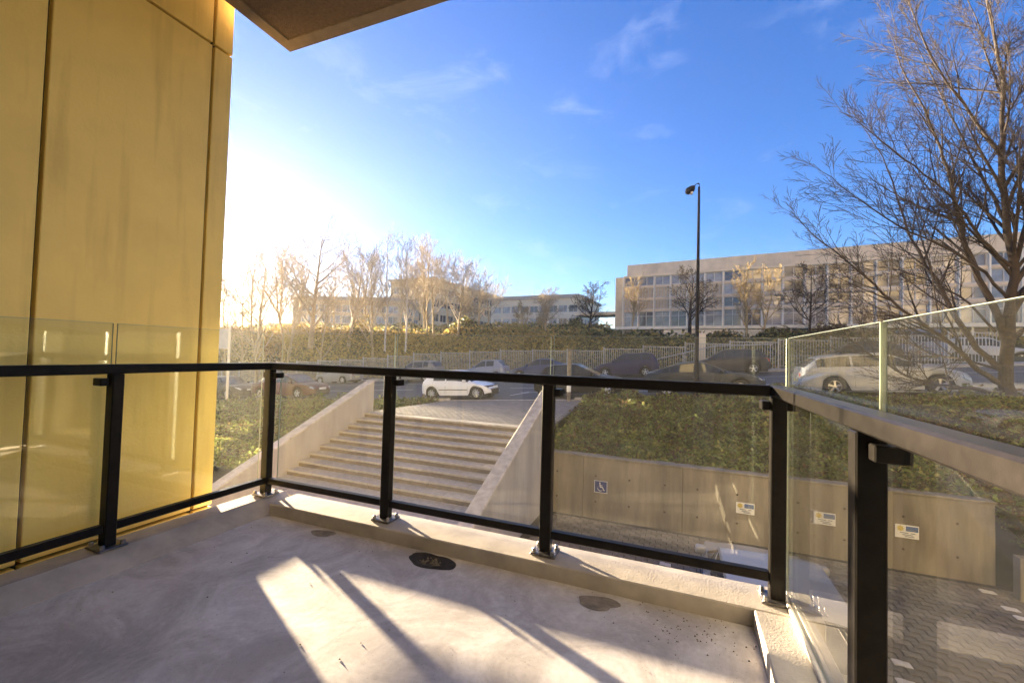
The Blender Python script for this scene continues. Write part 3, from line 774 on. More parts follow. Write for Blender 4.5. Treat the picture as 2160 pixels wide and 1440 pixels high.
# balcony above: soffit with drip groove
SZ = 3.60
sf = tag(thing('upper_balcony', 'underside of the balcony above with a rough brown soffit and drip edge', 'balcony', (-1.2, .5, SZ)))
q = MB(); q.box(-2.975 + .10, .56, -1.25, 2.43 - .10, SZ, SZ + .24); q.build('soffit', K['soffit'], sf)
q = MB(); q.box(-2.975, .60, 2.332, 2.43, SZ - .012, SZ + .26); q.box(-2.975, -2.877, -1.25, 2.3315, SZ - .012, SZ + .26); q.build('drip_edge', K['soffit_edge'], sf)

# ------------------------------------------------------------------ cars
def car(name, label, cat, pos, yaw, L, W, H, wb, wr, deck, roof, plan, ws, rs, wins, body, pitch=0, group='cars parked along the street', light='front', spokes=5, rub=False, alloy=None, roofw=.76, wbo=0):
    """deck: belt/bonnet line (x,z); roof: roof line (x,z) from windscreen foot to rear foot; ws/rs: windscreen and rear-window x ranges; wins: side window x ranges. +x is the nose."""
    t = thing(name, label, cat, (0, 0, 0), group)
    t.matrix_world = Matrix.Translation(Vector(pos)) @ Euler((0, -pitch, 0)).to_matrix().to_4x4() @ Matrix.Rotation(yaw, 4, 'Z')
    hl = L / 2; ax = [wb / 2 + wbo, -wb / 2 + wbo]; Ra = wr + .055
    X = set(np.round(np.linspace(-hl, hl, 31), 3))
    for a in ax: X |= set(np.round(a + Ra * np.cos(np.linspace(0, np.pi, 13)), 3))
    for a, b in list(wins) + [ws, rs]: X |= {round(a, 3), round(b, 3)}
    X = sorted(X); keep = {round(v, 3) for p in list(wins) + [ws, rs] for v in p}
    XX = [X[0]]
    for x in X[1:]:
        if x - XX[-1] < .018 and x not in keep and x != X[-1]: continue
        XX.append(x)
    X = XX
    dx, dz = zip(*deck); rx, rz = zip(*roof); px_, pw = zip(*plan)
    def curve(x, a, b):                                   # smoothed interpolation
        return float(np.mean([np.interp(x + o_, a, b) for o_ in (-.07, -.035, 0, .035, .07)]))
    rows = []
    for x in X:
        wv = curve(x, px_, pw) * W / 2; zb = curve(x, dx, dz)
        zt = np.interp(x, rx, rz, left=-1, right=-1); top = max(zb + .02, curve(x, rx, rz) if zt > 0 else zb + .02)
        g = min(1, max(0, (top - zb) / .38))
        wt = lerp(.70 * wv, roofw * W / 2, g); 
        zl = .20 + .10 * smooth((abs(x) - hl + .45) / .45)
        for a in ax:
            if abs(x - a) < Ra: zl = max(zl, wr + math.sqrt(max(0, Ra * Ra - (x - a) ** 2)))
        zl = min(zl, zb - .12)
        zm = max(zl + .015, lerp(zl, zb, .45))
        P = [(wv * .965, zl), (wv, zm), (wv * .985, zb - .10), (wv * .935, zb)]
        A, B = np.array(P[-1]), np.array([wt, top - .02])
        P += [tuple(A + (B - A) * .10), tuple(A + (B - A) * .88), tuple(B), (wt * .62, top + .008), (0, top + .018)]
        rows.append(P)
    nr = len(rows[0])
    parts = {}
    def put(key, quad):
        parts.setdefault(key, MB()).add(quad, [tuple(range(len(quad)))])
    for i in range(len(X) - 1):
        xm = (X[i] + X[i + 1]) / 2
        for j in range(nr - 1):
            key = 'body'
            if j in (6, 7) and ws[0] < xm < ws[1]: key = 'windscreen'
            elif j in (6, 7) and rs[0] < xm < rs[1]: key = 'rear_window'
            elif j == 4:
                for k, (a, b) in enumerate(wins):
                    if a < xm < b: key = 'side_window%d' % k
            for sg in (1, -1):
                q = [(X[i], sg * rows[i][j][0], rows[i][j][1]), (X[i + 1], sg * rows[i + 1][j][0], rows[i + 1][j][1]),
                     (X[i + 1], sg * rows[i + 1][j + 1][0], rows[i + 1][j + 1][1]), (X[i], sg * rows[i][j + 1][0], rows[i][j + 1][1])]
                if sg > 0: q = q[::-1]
                kk = key + ('a' if sg > 0 and key.startswith('side') else '')
                put(kk, q)
    for i in (0, -1):
        pl = [(X[i], y, z) for y, z in rows[i]] + [(X[i], -y, z) for y, z in rows[i][::-1][1:]]
        put('body', pl if i == -1 else pl[::-1])
    def weld(o, ang=38):
        bm = bmesh.new(); bm.from_mesh(o.data); bmesh.ops.remove_doubles(bm, verts=bm.verts, dist=.0008); bmesh.ops.recalc_face_normals(bm, faces=bm.faces)
        bm.to_mesh(o.data); bm.free(); o.data.polygons.foreach_set('use_smooth', [True] * len(o.data.polygons)); o.data.set_sharp_from_angle(angle=math.radians(ang))
    for k, m_ in parts.items():
        nm = 'body' if k == 'body' else ('windscreen' if k == 'windscreen' else ('rear_window' if k == 'rear_window' else 'side_window'))
        o = m_.build(nm, body if nm == 'body' else K['carglass'], t, local=True); weld(o)
    u = MB(); u.box(-hl + .15, hl - .15, -W * .34, W * .34, .17, .62); u.build('underbody', K['under'], t, local=True)
    for a in ax:
        for sg in (1, -1):
            yc = sg * (W / 2 - .125)
            tb = MB(); tw = .1
            tb.lathe([(wr * .62, -tw), (wr * .93, -tw), (wr, -tw * .7), (wr, tw * .7), (wr * .93, tw), (wr * .62, tw)], (0, 0, 0), 'y', 24)
            wh = bpy.data.objects.new('wheel', None); wh.parent = t; wh.location = (a, yc, wr); link(wh); wh.empty_display_size = .1
            tb.build('tyre', K['tyre'], wh, local=True, smooth=40)
            rb = MB(); yo = sg * tw * .75
            rb.lathe([(wr * .66, yo + sg * .012), (wr * .60, yo + sg * .012), (wr * .57, yo - sg * .03)], (0, 0, 0), 'y', 24, 0)
            for s_ in range(spokes):
                for dd in (-.10, .10):
                    an = 2 * math.pi * s_ / spokes + .3
                    p0 = np.array([.05 * math.cos(an + dd * 2), yo, .05 * math.sin(an + dd * 2)]); p1 = np.array([wr * .6 * math.cos(an + dd), yo + sg * .006, wr * .6 * math.sin(an + dd)])
                    rb.tube([p0, p1], wr * .062, 5)
            rb.lathe([(0.0, yo + sg * .02), (.05, yo + sg * .015), (.06, yo - sg * .01)], (0, 0, 0), 'y', 12)
            rb.build('rim', alloy or K['rim'], wh, local=True)
            hb = MB(); hb.lathe([(0, yo - sg * .05), (wr * .61, yo - sg * .05)], (0, 0, 0), 'y', 20); hb.build('brake_disc', K['hub'], wh, local=True)
    # trim: door seams, handles, mirrors, lights, plates, grille
    def side_pt(x, zfrac, sg, off=.004):
        i = int(np.argmin([abs(v - x) for v in X])); P = rows[i]
        zz = lerp(P[0][1], P[3][1], zfrac); ys_ = np.interp(zz, [p[1] for p in P[:4]], [p[0] for p in P[:4]])
        return np.array([x, sg * (ys_ + off), zz])
    seams = sorted({v for a, b in wins[:2] for v in (a, b)})
    sm_ = MB()
    for sg in (1, -1):
        for xs_ in seams[:4]:
            sm_.tube([side_pt(xs_, f_, sg, -.004) for f_ in (.12, .3, .5, .7, .9, 1.0)], .008, 4)
    sm_.build('door_seam', K['trim'], t, local=True)
    for sg in (1, -1):
        for a, b in wins[:2]:
            if b - a < .4: continue
            p = side_pt(a + .16, .86, sg, .012); h = MB(); h.cbox(p[0] - .08, p[0] + .08, p[1] - .016, p[1] + .016, p[2] - .014, p[2] + .014, .005); h.build('door_handle', body, t, local=True)
        fw = max(b for a, b in wins); p = side_pt(fw - .14, 1.0, sg, .10)
        h = MB(); h.cbox(p[0] - .07, p[0] + .07, p[1] - .085, p[1] + .085, p[2] + .01, p[2] + .15, .03); h.build('mirror', body, t, local=True, smooth=50)
        yy = sg * np.interp(hl - .16, px_, pw) * W / 2
        zb_f = np.interp(hl - .14, dx, dz); zb_r = np.interp(-hl + .08, dx, dz)
        h = MB(); p1 = side_pt(hl - .42, .93, sg, .006); p2 = side_pt(hl - .10, .80, sg, .010); p0 = np.array([hl + .006, p2[1] * .66, zb_f - .17])
        h.add([p1, p2, p0, p0 + (-.06, 0, .10), p2 + (-.07, -sg * .04, .10)], [(0, 1, 4), (1, 2, 3, 4)]); h.build('headlight', K['lamp'], t, local=True, fixn=False)
        h = MB(); p1 = side_pt(-hl + .30, .97, sg, .006); p2 = side_pt(-hl + .06, .92, sg, .008); p3 = side_pt(-hl + .06, .62, sg, .008); p0 = np.array([-hl - .006, p2[1] * .70, zb_r - .08]); p4 = np.array([-hl - .006, p2[1] * .70, zb_r - .24])
        h.add([p1, p2, p3, p0, p4], [(0, 1, 2), (1, 3, 4, 2)]); h.build('tail_light', K['tail'], t, local=True)
        if rub:
            h = MB(); h.tube([side_pt(x, .42, sg, .008) for x in np.linspace(ax[1] + Ra + .08, ax[0] - Ra - .08, 8)], .018, 5); h.build('rubbing_strip', K['trim'], t, local=True)
    zf = np.interp(hl, dx, dz)
    h = MB(); h.cbox(hl - .05, hl + .012, -W * .27, W * .27, .30, .30 + .18, .01); h.cbox(hl - .05, hl + .010, -W * .22, W * .22, zf - .20, zf - .09, .01); h.build('grille', K['trim'], t, local=True)
    for xx, s_ in ((hl + .013, 1), (-hl - .013, -1)):
        h = MB(); h.cbox(min(xx, xx + s_ * .01), max(xx, xx + s_ * .01), -.26, .26, .50, .61, .002); h.build('number_plate', K['plate'] if s_ < 0 else K['white'], t, local=True)
    return t


SLP = math.atan(.069)
def hatch(L, W, H, hood=.86, steep=.62, tail=.20):
    """two-box outline"""
    hl = L / 2
    deck = [(-hl, .62), (-hl + .06, .90), (-hl + .25, hood + .12), (0, hood + .09), (hl - hood * 1.25, hood + .05), (hl - .45, hood - .07), (hl - .12, hood - .22), (hl, hood - .36)]
    wf = hl - hood * 1.22
    roof = [(-hl + .10, hood + .11), (-hl + tail + .28, H - .09), (-hl + tail + .65, H - .01), (-.05, H), (wf - steep - .15, H - .05), (wf, hood + .06)]
    plan = [(-hl, .74), (-hl + .14, .90), (-hl + .5, .98), (0, 1), (hl - .6, .97), (hl - .22, .86), (hl, .60)]
    ws = (wf - steep - .10, wf - .04); rs = (-hl + .13, -hl + tail + .26)
    mid = -.12 * L
    wins = [(mid + .06, wf - .16), (-hl + tail + .62, mid), ] if L < 3.9 else [(mid + .40, wf - .18), (mid - .50, mid + .34), (-hl + tail + .42, mid - .56)]
    return deck, roof, plan, ws, rs, wins


def saloon(L, W, H, hood=.86, fast=False):
    hl = L / 2
    tb = .55 if not fast else .22
    deck = [(-hl, .62), (-hl + .06, .86), (-hl + .15, hood + .10), (-hl + tb, hood + .13), (0, hood + .08), (hl - 1.15, hood + .04), (hl - .5, hood - .06), (hl - .15, hood - .20), (hl, hood - .34)]
    wf = hl - 1.12
    roof = [(-hl + tb, hood + .15), (-hl + tb + .85 + (.35 if fast else 0), H - .06), (-.10, H), (wf - 1.0, H - .05), (wf, hood + .06)]
    plan = [(-hl, .76), (-hl + .16, .90), (-hl + .6, .98), (0, 1), (hl - .7, .97), (hl - .25, .86), (hl, .58)]
    ws = (wf - .92, wf - .05); rs = (-hl + tb + .08, -hl + tb + .78 + (.3 if fast else 0))
    wins = [(-.12 * L + .42, wf - .25), (-.12 * L - .62, -.12 * L + .35)]
    wins.append((-hl + tb + .55, -.12 * L - .68))
    return deck, roof, plan, ws, rs, wins


def estate(L, W, H, hood=.88):
    hl = L / 2
    deck = [(-hl, .60), (-hl + .06, .92), (-hl + .3, hood + .12), (0, hood + .09), (hl - 1.15, hood + .05), (hl - .5, hood - .05), (hl - .15, hood - .20), (hl, hood - .35)]
    wf = hl - 1.12
    roof = [(-hl + .08, hood + .13), (-hl + .55, H - .10), (-hl + 1.1, H - .02), (0, H), (wf - 1.0, H - .06), (wf, hood + .06)]
    plan = [(-hl, .76), (-hl + .16, .92), (-hl + .6, .98), (0, 1), (hl - .7, .97), (hl - .25, .86), (hl, .58)]
    ws = (wf - .90, wf - .05); rs = (-hl + .12, -hl + .50)
    wins = [(.12, wf - .25), (-.85, .04), (-hl + .48, -.92)]
    return deck, roof, plan, ws, rs, wins


def put_car(label, fn, x0, x1, y, face, col, W=1.78, H=1.46, wr=.31, kw=None, pk=None, name='parked_car', cat='car', rough=.28):
    L = abs(x1 - x0); cx = (x0 + x1) / 2
    deck, roof, plan, ws, rs, wins = fn(L, W, H, **(pk or {}))
    m_ = paint('car_paint_' + str(len(bpy.data.materials)), col, rough)
    return car(name, label, cat, (cx, y, gz(cx, y)), 0 if face > 0 else math.pi, L, W, H, L * (.655 if L < 3.9 else .60), wr, deck, roof, plan, ws, rs, wins, m_, pitch=SLP, **(kw or {}))


put_car('small white city car parked at the kerb just above the stairs', hatch, -11.75, -8.05, 18.45, 1, (.72, .73, .76), 1.66, 1.40, .30, dict(rub=True, spokes=8), dict(hood=.75, steep=.60, tail=.12))
put_car('black hatchback parked at the kerb, between the white city car and the dark coupe', hatch, -6.05, -1.95, 18.95, 1, (.012, .012, .015), 1.76, 1.47, .32, dict(spokes=5), dict(hood=.88, steep=.80, tail=.30))
put_car('dark grey blue fastback coupe parked beside the lamp post', saloon, -1.25, 3.2, 19.0, 1, (.030, .038, .055), 1.80, 1.40, .32, None, dict(fast=True))
put_car('silver estate car parked at the kerb beside the bare tree', estate, 4.3, 9.1, 19.0, 1, (.36, .38, .42), 1.84, 1.48, .34, dict(spokes=5))
put_car('dark red saloon car at the kerb beyond the grass bank', saloon, -24.6, -19.5, 19.1, 1, (.075, .022, .018), 1.86, 1.50, .33)
put_car('dark saloon car at the kerb behind the end of the tan wall', saloon, -30.6, -25.7, 19.2, 1, (.05, .045, .04), 1.84, 1.48, .33)
put_car('grey sport utility car on the far side, beyond the white city car', hatch, -21.6, -17.2, 28.7, -1, (.19, .19, .20), 1.88, 1.66, .36, None, dict(hood=1.0, steep=.75, tail=.25))
put_car('small silver blue hatchback on the far side, its roof just above the railing', hatch, -15.3, -11.6, 28.8, -1, (.24, .26, .33), 1.68, 1.50, .30, None, dict(hood=.88, steep=.68, tail=.18))
put_car('blue saloon car on the far side, half hidden behind the black hatchback', saloon, -11.3, -6.7, 28.8, -1, (.06, .075, .15), 1.80, 1.44, .32)
put_car('navy blue boxy hatchback on the far side, between the black hatchback and the coupe', hatch, -5.2, -1.0, 28.8, -1, (.028, .032, .085), 1.78, 1.55, .32, None, dict(hood=.92, steep=.70, tail=.05))
put_car('dark grey estate car parked by the far fence above the coupe', estate, .5, 5.1, 28.8, -1, (.045, .042, .045), 1.84, 1.52, .34)
put_car('dark sport utility car on the far side behind the silver estate', hatch, 7.0, 11.3, 28.8, -1, (.05, .05, .055), 1.88, 1.66, .36, None, dict(hood=.98, steep=.75, tail=.25))
c_ = put_car('pale grey hatchback on the far side beyond the dark red saloon', hatch, -29.6, -25.5, 28.7, -1, (.28, .27, .25), 1.78, 1.5, .32, None, dict(hood=.88, steep=.7, tail=.2))
# cars further off, up the side street
def far_car(label, fn, px, py, d, yaw, L, col, W, H, cat='car', name='parked_car', pk=None, group='cars parked up the side street'):
    p = at_d(px, py, d); deck, roof, plan, ws, rs, wins = fn(L, W, H, **(pk or {}))
    m_ = paint('far_paint_' + str(len(bpy.data.materials)), col)
    return car(name, label, cat, tuple(p), yaw, L, W, H, L * .6, .33, deck, roof, plan, ws, rs, wins, m_, group=group)


side = [at_d(1840, 772, 25), at_d(2300, 790, 22), at_d(2300, 745, 40), at_d(1870, 740, 40)]
b = MB(); b.add(side, [(0, 1, 2, 3)]); tag(b.build('side_street', K['asphalt']), kind='structure')
far_car('red car behind the tree branches, up the side street', saloon, 1978, 748, 35, math.pi, 4.4, (.26, .02, .018), 1.8, 1.45)
far_car('tall blue grey van beside the red car in the side street', hatch, 1921, 770, 27, math.pi / 2, 4.6, (.16, .19, .26), 1.9, 2.25, 'van', 'parked_van', dict(hood=1.15, steep=.5, tail=.02))
far_car('pale car nearest the tree trunk in the side street', hatch, 2082, 766, 26, -.35, 4.2, (.45, .47, .5), 1.8, 1.6, pk=dict(hood=.92, steep=.7, tail=.2))
# black car in the bay below
L_, W_, H_ = 4.2, 1.78, 1.46
dk = hatch(L_, W_, H_, hood=.90, steep=.80, tail=.30)
car('parked_car', 'silver car parked nose to the retaining wall in the bay below the balcony', 'car', (1.36, 7.75, LOT + .004), math.pi / 2, L_, W_, H_, L_ * .6, .32, *dk, paint('silver_lot_paint', (.27, .275, .29), .3), group='cars parked in the lower bays')

# ------------------------------------------------------------------ far fence
fn_ = thing('metal_fence', 'long grey metal railing fence stepping up along the far side of the street', 'fence', (-15, 31, -1))
tops = [(-62, -1.2), (-38, -.40), (-27.3, .30), (-20.1, 1.0), (-11.4, 1.48), (-5.8, 1.6), (-2.8, 1.84), (0, 2.05), (2.4, 2.29), (6.2, 2.47), (16, 3.1)]
PW = 2.75; x = -60.0; yF = 31.05
while x < 14.5:
    zt = float(np.interp(x + PW / 2, [a for a, _ in tops], [b for _, b in tops])); zb = gz(x, yF) + .16
    b = MB(); b.box(x - .035, x + .035, yF - .035, yF + .035, zb - .2, zt + .06); b.build('fence_post', K['fence'], fn_)
    b = MB(); b.box(x + .036, x + PW - .036, yF - .02, yF + .02, zt - .07, zt - .025); b.box(x + .036, x + PW - .036, yF - .02, yF + .02, zb + .08, zb + .12); b.build('fence_rail', K['fence'], fn_)
    b = MB(); k = x + .12
    while k < x + PW - .06:
        b.box(k - .016, k + .016, yF - .010, yF + .010, zb + .12, zt - .07); k += .145
    tag(b.build('pickets', K['fence'], fn_), kind='stuff')
    x += PW
hr = thing('handrail', 'pale sloping handrail with a level upper run in front of the far fence', 'handrail', (0, 30.7, 0))
P0, P1, P2 = (-1.35, 30.75, gz(-1.35, 30.75) + 1.0), (2.3, 30.75, 2.05), (5.6, 30.75, 2.22)
b = MB(); b.tube([P0, P1, P2], .035, 6); b.build('rail', K['fence'], hr)
for x in (-1.3, .4, 2.3, 4.0, 5.5):
    zt = float(np.interp(x, [P0[0], P1[0], P2[0]], [P0[2], P1[2], P2[2]])); b = MB(); b.tube([(x, 30.75, gz(x, 30.75)), (x, 30.75, zt)], .028, 6); b.build('upright', K['fence'], hr)

# ------------------------------------------------------------------ street lamp, posts
lx, ly_ = .69, 17.35; lz = gz(lx, ly_)
lp = thing('street_lamp', 'tall dark street lamp with a single lantern on a short arm', 'street lamp', (lx, ly_, lz))
b = MB(); b.tube([(lx, ly_, lz - .1), (lx, ly_, lz + 1.3), (lx, ly_, lz + 1.35), (lx, ly_, 7.75)], [.095, .095, .075, .042], 12); b.build('pole', K['post_dark'], lp, smooth=40)
b = MB(); b.tube([(lx, ly_, 7.70), (lx + .01, ly_, 7.86), (lx - .05, ly_, 7.90), (lx - .20, ly_, 7.80)], [.03, .028, .026, .024], 8); b.build('arm', K['post_dark'], lp, smooth=40)
b = MB(); b.tube([(lx - .16, ly_, 7.80), (lx - .24, ly_, 7.72), (lx - .38, ly_, 7.62), (lx - .46, ly_, 7.55)], [.05, .13, .15, .06], 12); ln = b.build('lantern', K['post_dark'], lp, smooth=40); WL[ln.name] = WL[lp.name]
b = MB(); b.tube([(lx - .25, ly_, 7.63), (lx - .30, ly_, 7.55), (lx - .36, ly_, 7.53)], [.08, .10, .05], 10); b.build('lens', K['lens'], ln, smooth=40)
x, y = -4.18, 17.2; z = gz(x, y)
sp_ = thing('roadside_post', 'weathered timber post with a white band in front of the black hatchback', 'post', (x, y, z))
b = MB(); b.cbox(x - .07, x + .07, y - .07, y + .07, z - .2, 1.45, .01); b.build('shaft', K['timber'], sp_)
b = MB(); b.cbox(x - .075, x + .075, y - .075, y + .075, -.35, .12, .006); b.build('white_band', K['white'], sp_)
x, y = -25.2, 17.3; z = gz(x, y)
sg_ = thing('sign_post', 'pale street sign pole with a small board beside the end of the tan wall', 'street sign', (x, y, z))
b = MB(); b.tube([(x, y, z), (x, y, 2.4)], .07, 10); b.build('pole', K['fin'], sg_)
b = MB(); b.cbox(x - .95, x - .08, y - .03, y + .0, 1.0, 2.2, .01); b.build('board', K['frame'], sg_)

# ------------------------------------------------------------------ buildings
WC = {}
def window(parent, p, u, wd, ht, mull=0, transom=0, deep=.10, pane=None):
    key = (round(wd, 3), round(ht, 3), mull, transom, deep)
    if key not in WC:
        f = MB(); s_ = .07
        f.box(0, wd, -deep * .2, deep, 0, s_); f.box(0, wd, -deep * .2, deep, ht - s_, ht); f.box(0, s_, -deep * .2, deep, s_, ht - s_); f.box(wd - s_, wd, -deep * .2, deep, s_, ht - s_)
        for k in range(mull): c = wd * (k + 1) / (mull + 1); f.box(c - .03, c + .03, 0, deep, s_, ht - s_)
        if transom: f.box(s_, wd - s_, 0.002, deep - .002, transom - .03, transom + .03)
        o = f.build('window', K['frame'], None); g = MB(); g.box(s_, wd - s_, deep - .03, deep, s_, ht - s_); o2 = g.build('pane', K['pane'], None)
        WC[key] = (o.data, o2.data); bpy.data.objects.remove(o); bpy.data.objects.remove(o2)
    a, b_ = WC[key]
    ang = math.atan2(u[1], u[0])
    o = inst(a, 'window', parent, np.asarray(p, float) - WL[parent.name], ang)
    pn = bpy.data.objects.new('pane', b_); pn.parent = o; link(pn)
    if pane: pn.data = pn.data.copy(); pn.data.materials[0] = pane
    return o


def face_wall(mb_, A, B, z0, z1, th, rows_, nb, margin=.5, pier=.35):
    """wall band with real openings; returns opening rectangles. A->B runs with the outside on the right-hand side"""
    A = np.array(A, float); B = np.array(B, float); Ln = np.linalg.norm(B - A); u = (B - A) / Ln; n = np.array([-u[1], u[0]])   # n points inwards
    o = np.array([A[0], A[1], 0.])
    zs = [z0] + [v for r_ in rows_ for v in r_] + [z1]
    for k in range(0, len(zs), 2): mb_.obox(o, u, n, 0, Ln, 0, th, zs[k], zs[k + 1])
    bw_ = (Ln - 2 * margin) / nb; op = []
    for (za, zb) in rows_:
        mb_.obox(o, u, n, 0, margin + pier / 2, 0, th, za, zb); mb_.obox(o, u, n, Ln - margin - pier / 2, Ln, 0, th, za, zb)
        for k in range(1, nb): c = margin + k * bw_; mb_.obox(o, u, n, c - pier / 2, c + pier / 2, 0, th, za, zb)
        for k in range(nb): op.append((o + np.append(u, 0) * (margin + k * bw_ + pier / 2) + np.array([0, 0, za]) + np.append(n, 0) * th * .45, u, bw_ - pier, zb - za))
    return op


def block(name, label, pts, z0, z1, rows_, bays, m, group, eave=.6, par=.5):
    """polygonal block: pts listed so that the outside lies to the right of each edge (the first two edges have windows)"""
    cen = np.mean(pts, 0)
    t = thing(name, label, 'building', (*pts[1], z0), group)
    b = MB()
    ops = []
    for (i, nb) in bays: ops += face_wall(b, pts[i], pts[(i + 1) % len(pts)], z0, z1, .35, rows_, nb)
    b.build('wall', m, t)
    inner = [tuple(cen + (np.array(p) - cen) * .965) for p in pts]
    b = MB(); b.prism(inner, z0, z1 - .02); b.build('interior', K['dark'], t)
    b = MB(); n_ = len(pts); outp = [tuple(cen + (np.array(p) - cen) * (1 + eave / np.linalg.norm(np.array(p) - cen))) for p in pts]
    b.prism(outp, z1 + .003, z1 + par); b.prism([tuple(cen + (np.array(p) - cen) * .96) for p in pts], z1 + par + .003, z1 + par + .35); b.build('roof', K['roof'], t)
    for p, u, wd, ht in ops: window(t, p, u, wd, ht, 1 if wd > 1.4 else 0)
    return t


GB = 'pale office blocks beyond the trees'
block('office_block', 'tallest pale office block with a flat overhanging roof, rising behind the birches', [(-61, 78.3), (-49.85, 77.8), (-47.3, 110), (-60, 112)], 2.5, 16.7, [(4.5, 6.2), (7.8, 9.5), (11.0, 12.7), (14.0, 15.5)], [(0, 5), (1, 11)], K['stone'], GB, .7, .45)
block('office_block', 'lower cream office block with a white roof line, beside the tall block', [(-38, 83.4), (-17.9, 81.8), (-16.9, 97), (-37, 99)], 2.5, 12.6, [(4.2, 5.8), (7.0, 8.6), (9.8, 11.2)], [(0, 9), (1, 6)], K['cream'], GB, .6, .5)
block('office_block', 'low pale office wing behind the big bare tree, lowest of the distant blocks', [(-72, 62), (-51.5, 69.6), (-54, 84), (-76, 80)], 2.5, 11.0, [(4.0, 5.5), (6.4, 7.9), (8.6, 10.0)], [(0, 9), (1, 5)], K['stone'], GB, .5, .4)

# long glazed building
A3, B3 = np.array([-5.45, 46.1]), np.array([23.0, 41.3]); u3 = unit(B3 - A3); n3 = np.array([-u3[1], u3[0]]); LEN = 46.0
ob = thing('glazed_office_building', 'long cream office building with rows of glazing, pale fins and a deep parapet', 'building', (*A3, 3.4))
o3 = np.array([*A3, 0.])
b = MB(); b.obox(o3, u3, n3, .4, LEN, .35, 16, 2.6, 9.6); b.build('interior', K['dark'], ob)
BAY = 1.6; NB = int(LEN / BAY)
b = MB(); b.obox(o3, u3, n3, .0, LEN, -.05, .4, 9.62, 9.80); b.obox(o3, u3, n3, .35, LEN, .0, 16, 9.803, 10.95); b.build('parapet', K['cream'], ob)
for k in range(0, NB):
    q = MB(); q.obox(o3, u3, n3, .35 + k * BAY + .012, .35 + (k + 1) * BAY - .012, -.035, -.003, 9.83, 10.93); q.build('parapet_panel', K['cream2'], ob)
sp = [(8.42, 8.65), (7.15, 7.38), (5.95, 6.2), (3.4, 4.35)]
for z0, z1 in sp:
    for k in range(NB):
        q = MB(); q.obox(o3, u3, n3, k * BAY + .05, (k + 1) * BAY - .05, .02, .345, z0, z1); q.build('spandrel', K['cream2'], ob)
for k in range(NB + 1):
    q = MB(); q.obox(o3, u3, n3, k * BAY - .05, k * BAY + .05, -.28, .34, 3.4, 9.615); q.build('fin', K['fin'], ob)
for k in range(NB):
    for (z0, z1) in ((8.65, 9.62), (7.38, 8.42), (6.2, 7.15), (4.35, 5.95)):
        p = o3 + np.append(u3, 0) * (k * BAY + .05) + np.append(n3, 0) * .12 + np.array([0, 0, z0])
        blind = k < 6 and 6.0 < z0 < 8.0
        window(ob, p, u3, BAY - .1, z1 - z0, 1 if not blind else 4, 1.1 if z0 < 5 else 0, pane=K['blind'] if blind else None)
q = MB(); q.obox(o3, u3, n3, -.1, LEN * .62, -2.2, -.3, 3.95, 4.22); q.build('canopy', K['fin'], ob)
for k in range(8):
    q = MB(); q.obox(o3, u3, n3, .5 + k * 3.6, .62 + k * 3.6, -2.0, -1.88, 3.0, 3.945); q.build('canopy_post', K['fin'], ob)
q = MB(); q.obox(o3, u3, n3, -.9, -.02, .05, 2.0, 3.4, 9.7); q.build('end_screen', K['blind'], ob)
q = MB(); q.obox(o3, u3, n3, -6.5, -.95, 2.0, 5.0, 5.9, 6.25); q.build('link_bridge', K['fin'], ob)
# low white wall and planters in front of the long building
b = MB(); b.obox(o3, u3, n3, 5.0, 13.0, -4.0, -3.7, 2.6, 3.75); tag(b.build('planter_wall', K['cream'], origin=(3.5, 42, 2.6)), 'low cream garden wall in front of the long office building', 'wall')
x, y = 1.55, 31.9; b = MB(); b.cbox(x - .28, x + .28, y - .2, y + .2, gz(x, y), 2.95, .02); tag(b.build('gate_pillar', K['cream2'], origin=(x, y, gz(x, y))), 'short cream gate pillar just behind the fence by the street lamp', 'pillar')

# ------------------------------------------------------------------ trees
class Grow:
    def __init__(s, seed): s.r = np.random.default_rng(seed); s.trunk = MB(); s.tw = MB(); s.count = 0
    def branch(s, p, d, Ln, r, lev, P):
        rg = s.r; seg = P['seg'][min(lev, len(P['seg']) - 1)]; ns = max(2, int(Ln / seg)); pts = [np.array(p, float)]; rad = [r]; dirs = [unit(d)]
        for i in range(ns):
            d = unit(d + rg.normal(0, P['wob'] if lev else P['wob'] * .4, 3) + np.array(P.get('lean', (0, 0, 0))) + np.array([0, 0, P['up'][min(lev, len(P['up']) - 1)]]))
            pts.append(pts[-1] + d * Ln / ns); rad.append(max(P['rmin'], r * (1 - P['taper'] * (i + 1) / ns))); dirs.append(d)
        s.lay(pts, rad, lev, P); s.kids(pts, rad, dirs, Ln, lev, P)
    def lay(s, pts, rad, lev, P):
        (s.trunk if lev == 0 else s.tw).tube(pts, rad, (8, 6, 4, 3, 3)[min(lev, 4)], cap=False); s.count += len(pts)
    def kids(s, pts, rad, dirs, Ln, lev, P):
        if lev >= P['lev']: return
        rg = s.r; nk = P['kids'][lev]; t0 = P['t0'][min(lev, len(P['t0']) - 1)]
        for k in range(nk):
            t = t0 + (1 - t0) * (k + rg.uniform(.1, .9)) / nk; f = t * (len(pts) - 1); i = min(int(f), len(pts) - 2); q = pts[i] + (pts[i + 1] - pts[i]) * (f - i); rr_ = rad[i] + (rad[i + 1] - rad[i]) * (f - i)
            dd = dirs[min(i + 1, len(dirs) - 1)]; ax = unit(np.cross(dd, rg.normal(size=3))); a = math.radians(rg.uniform(*P['ang']))
            nd = dd * math.cos(a) + ax * math.sin(a)
            l2 = Ln * P['ratio'][min(lev, len(P['ratio']) - 1)] * (1.15 - .75 * t) * rg.uniform(.7, 1.25)
            if l2 < .12: continue
            s.branch(q, nd, l2, max(P['rmin'], rr_ * rg.uniform(.45, .7)), lev + 1, P)


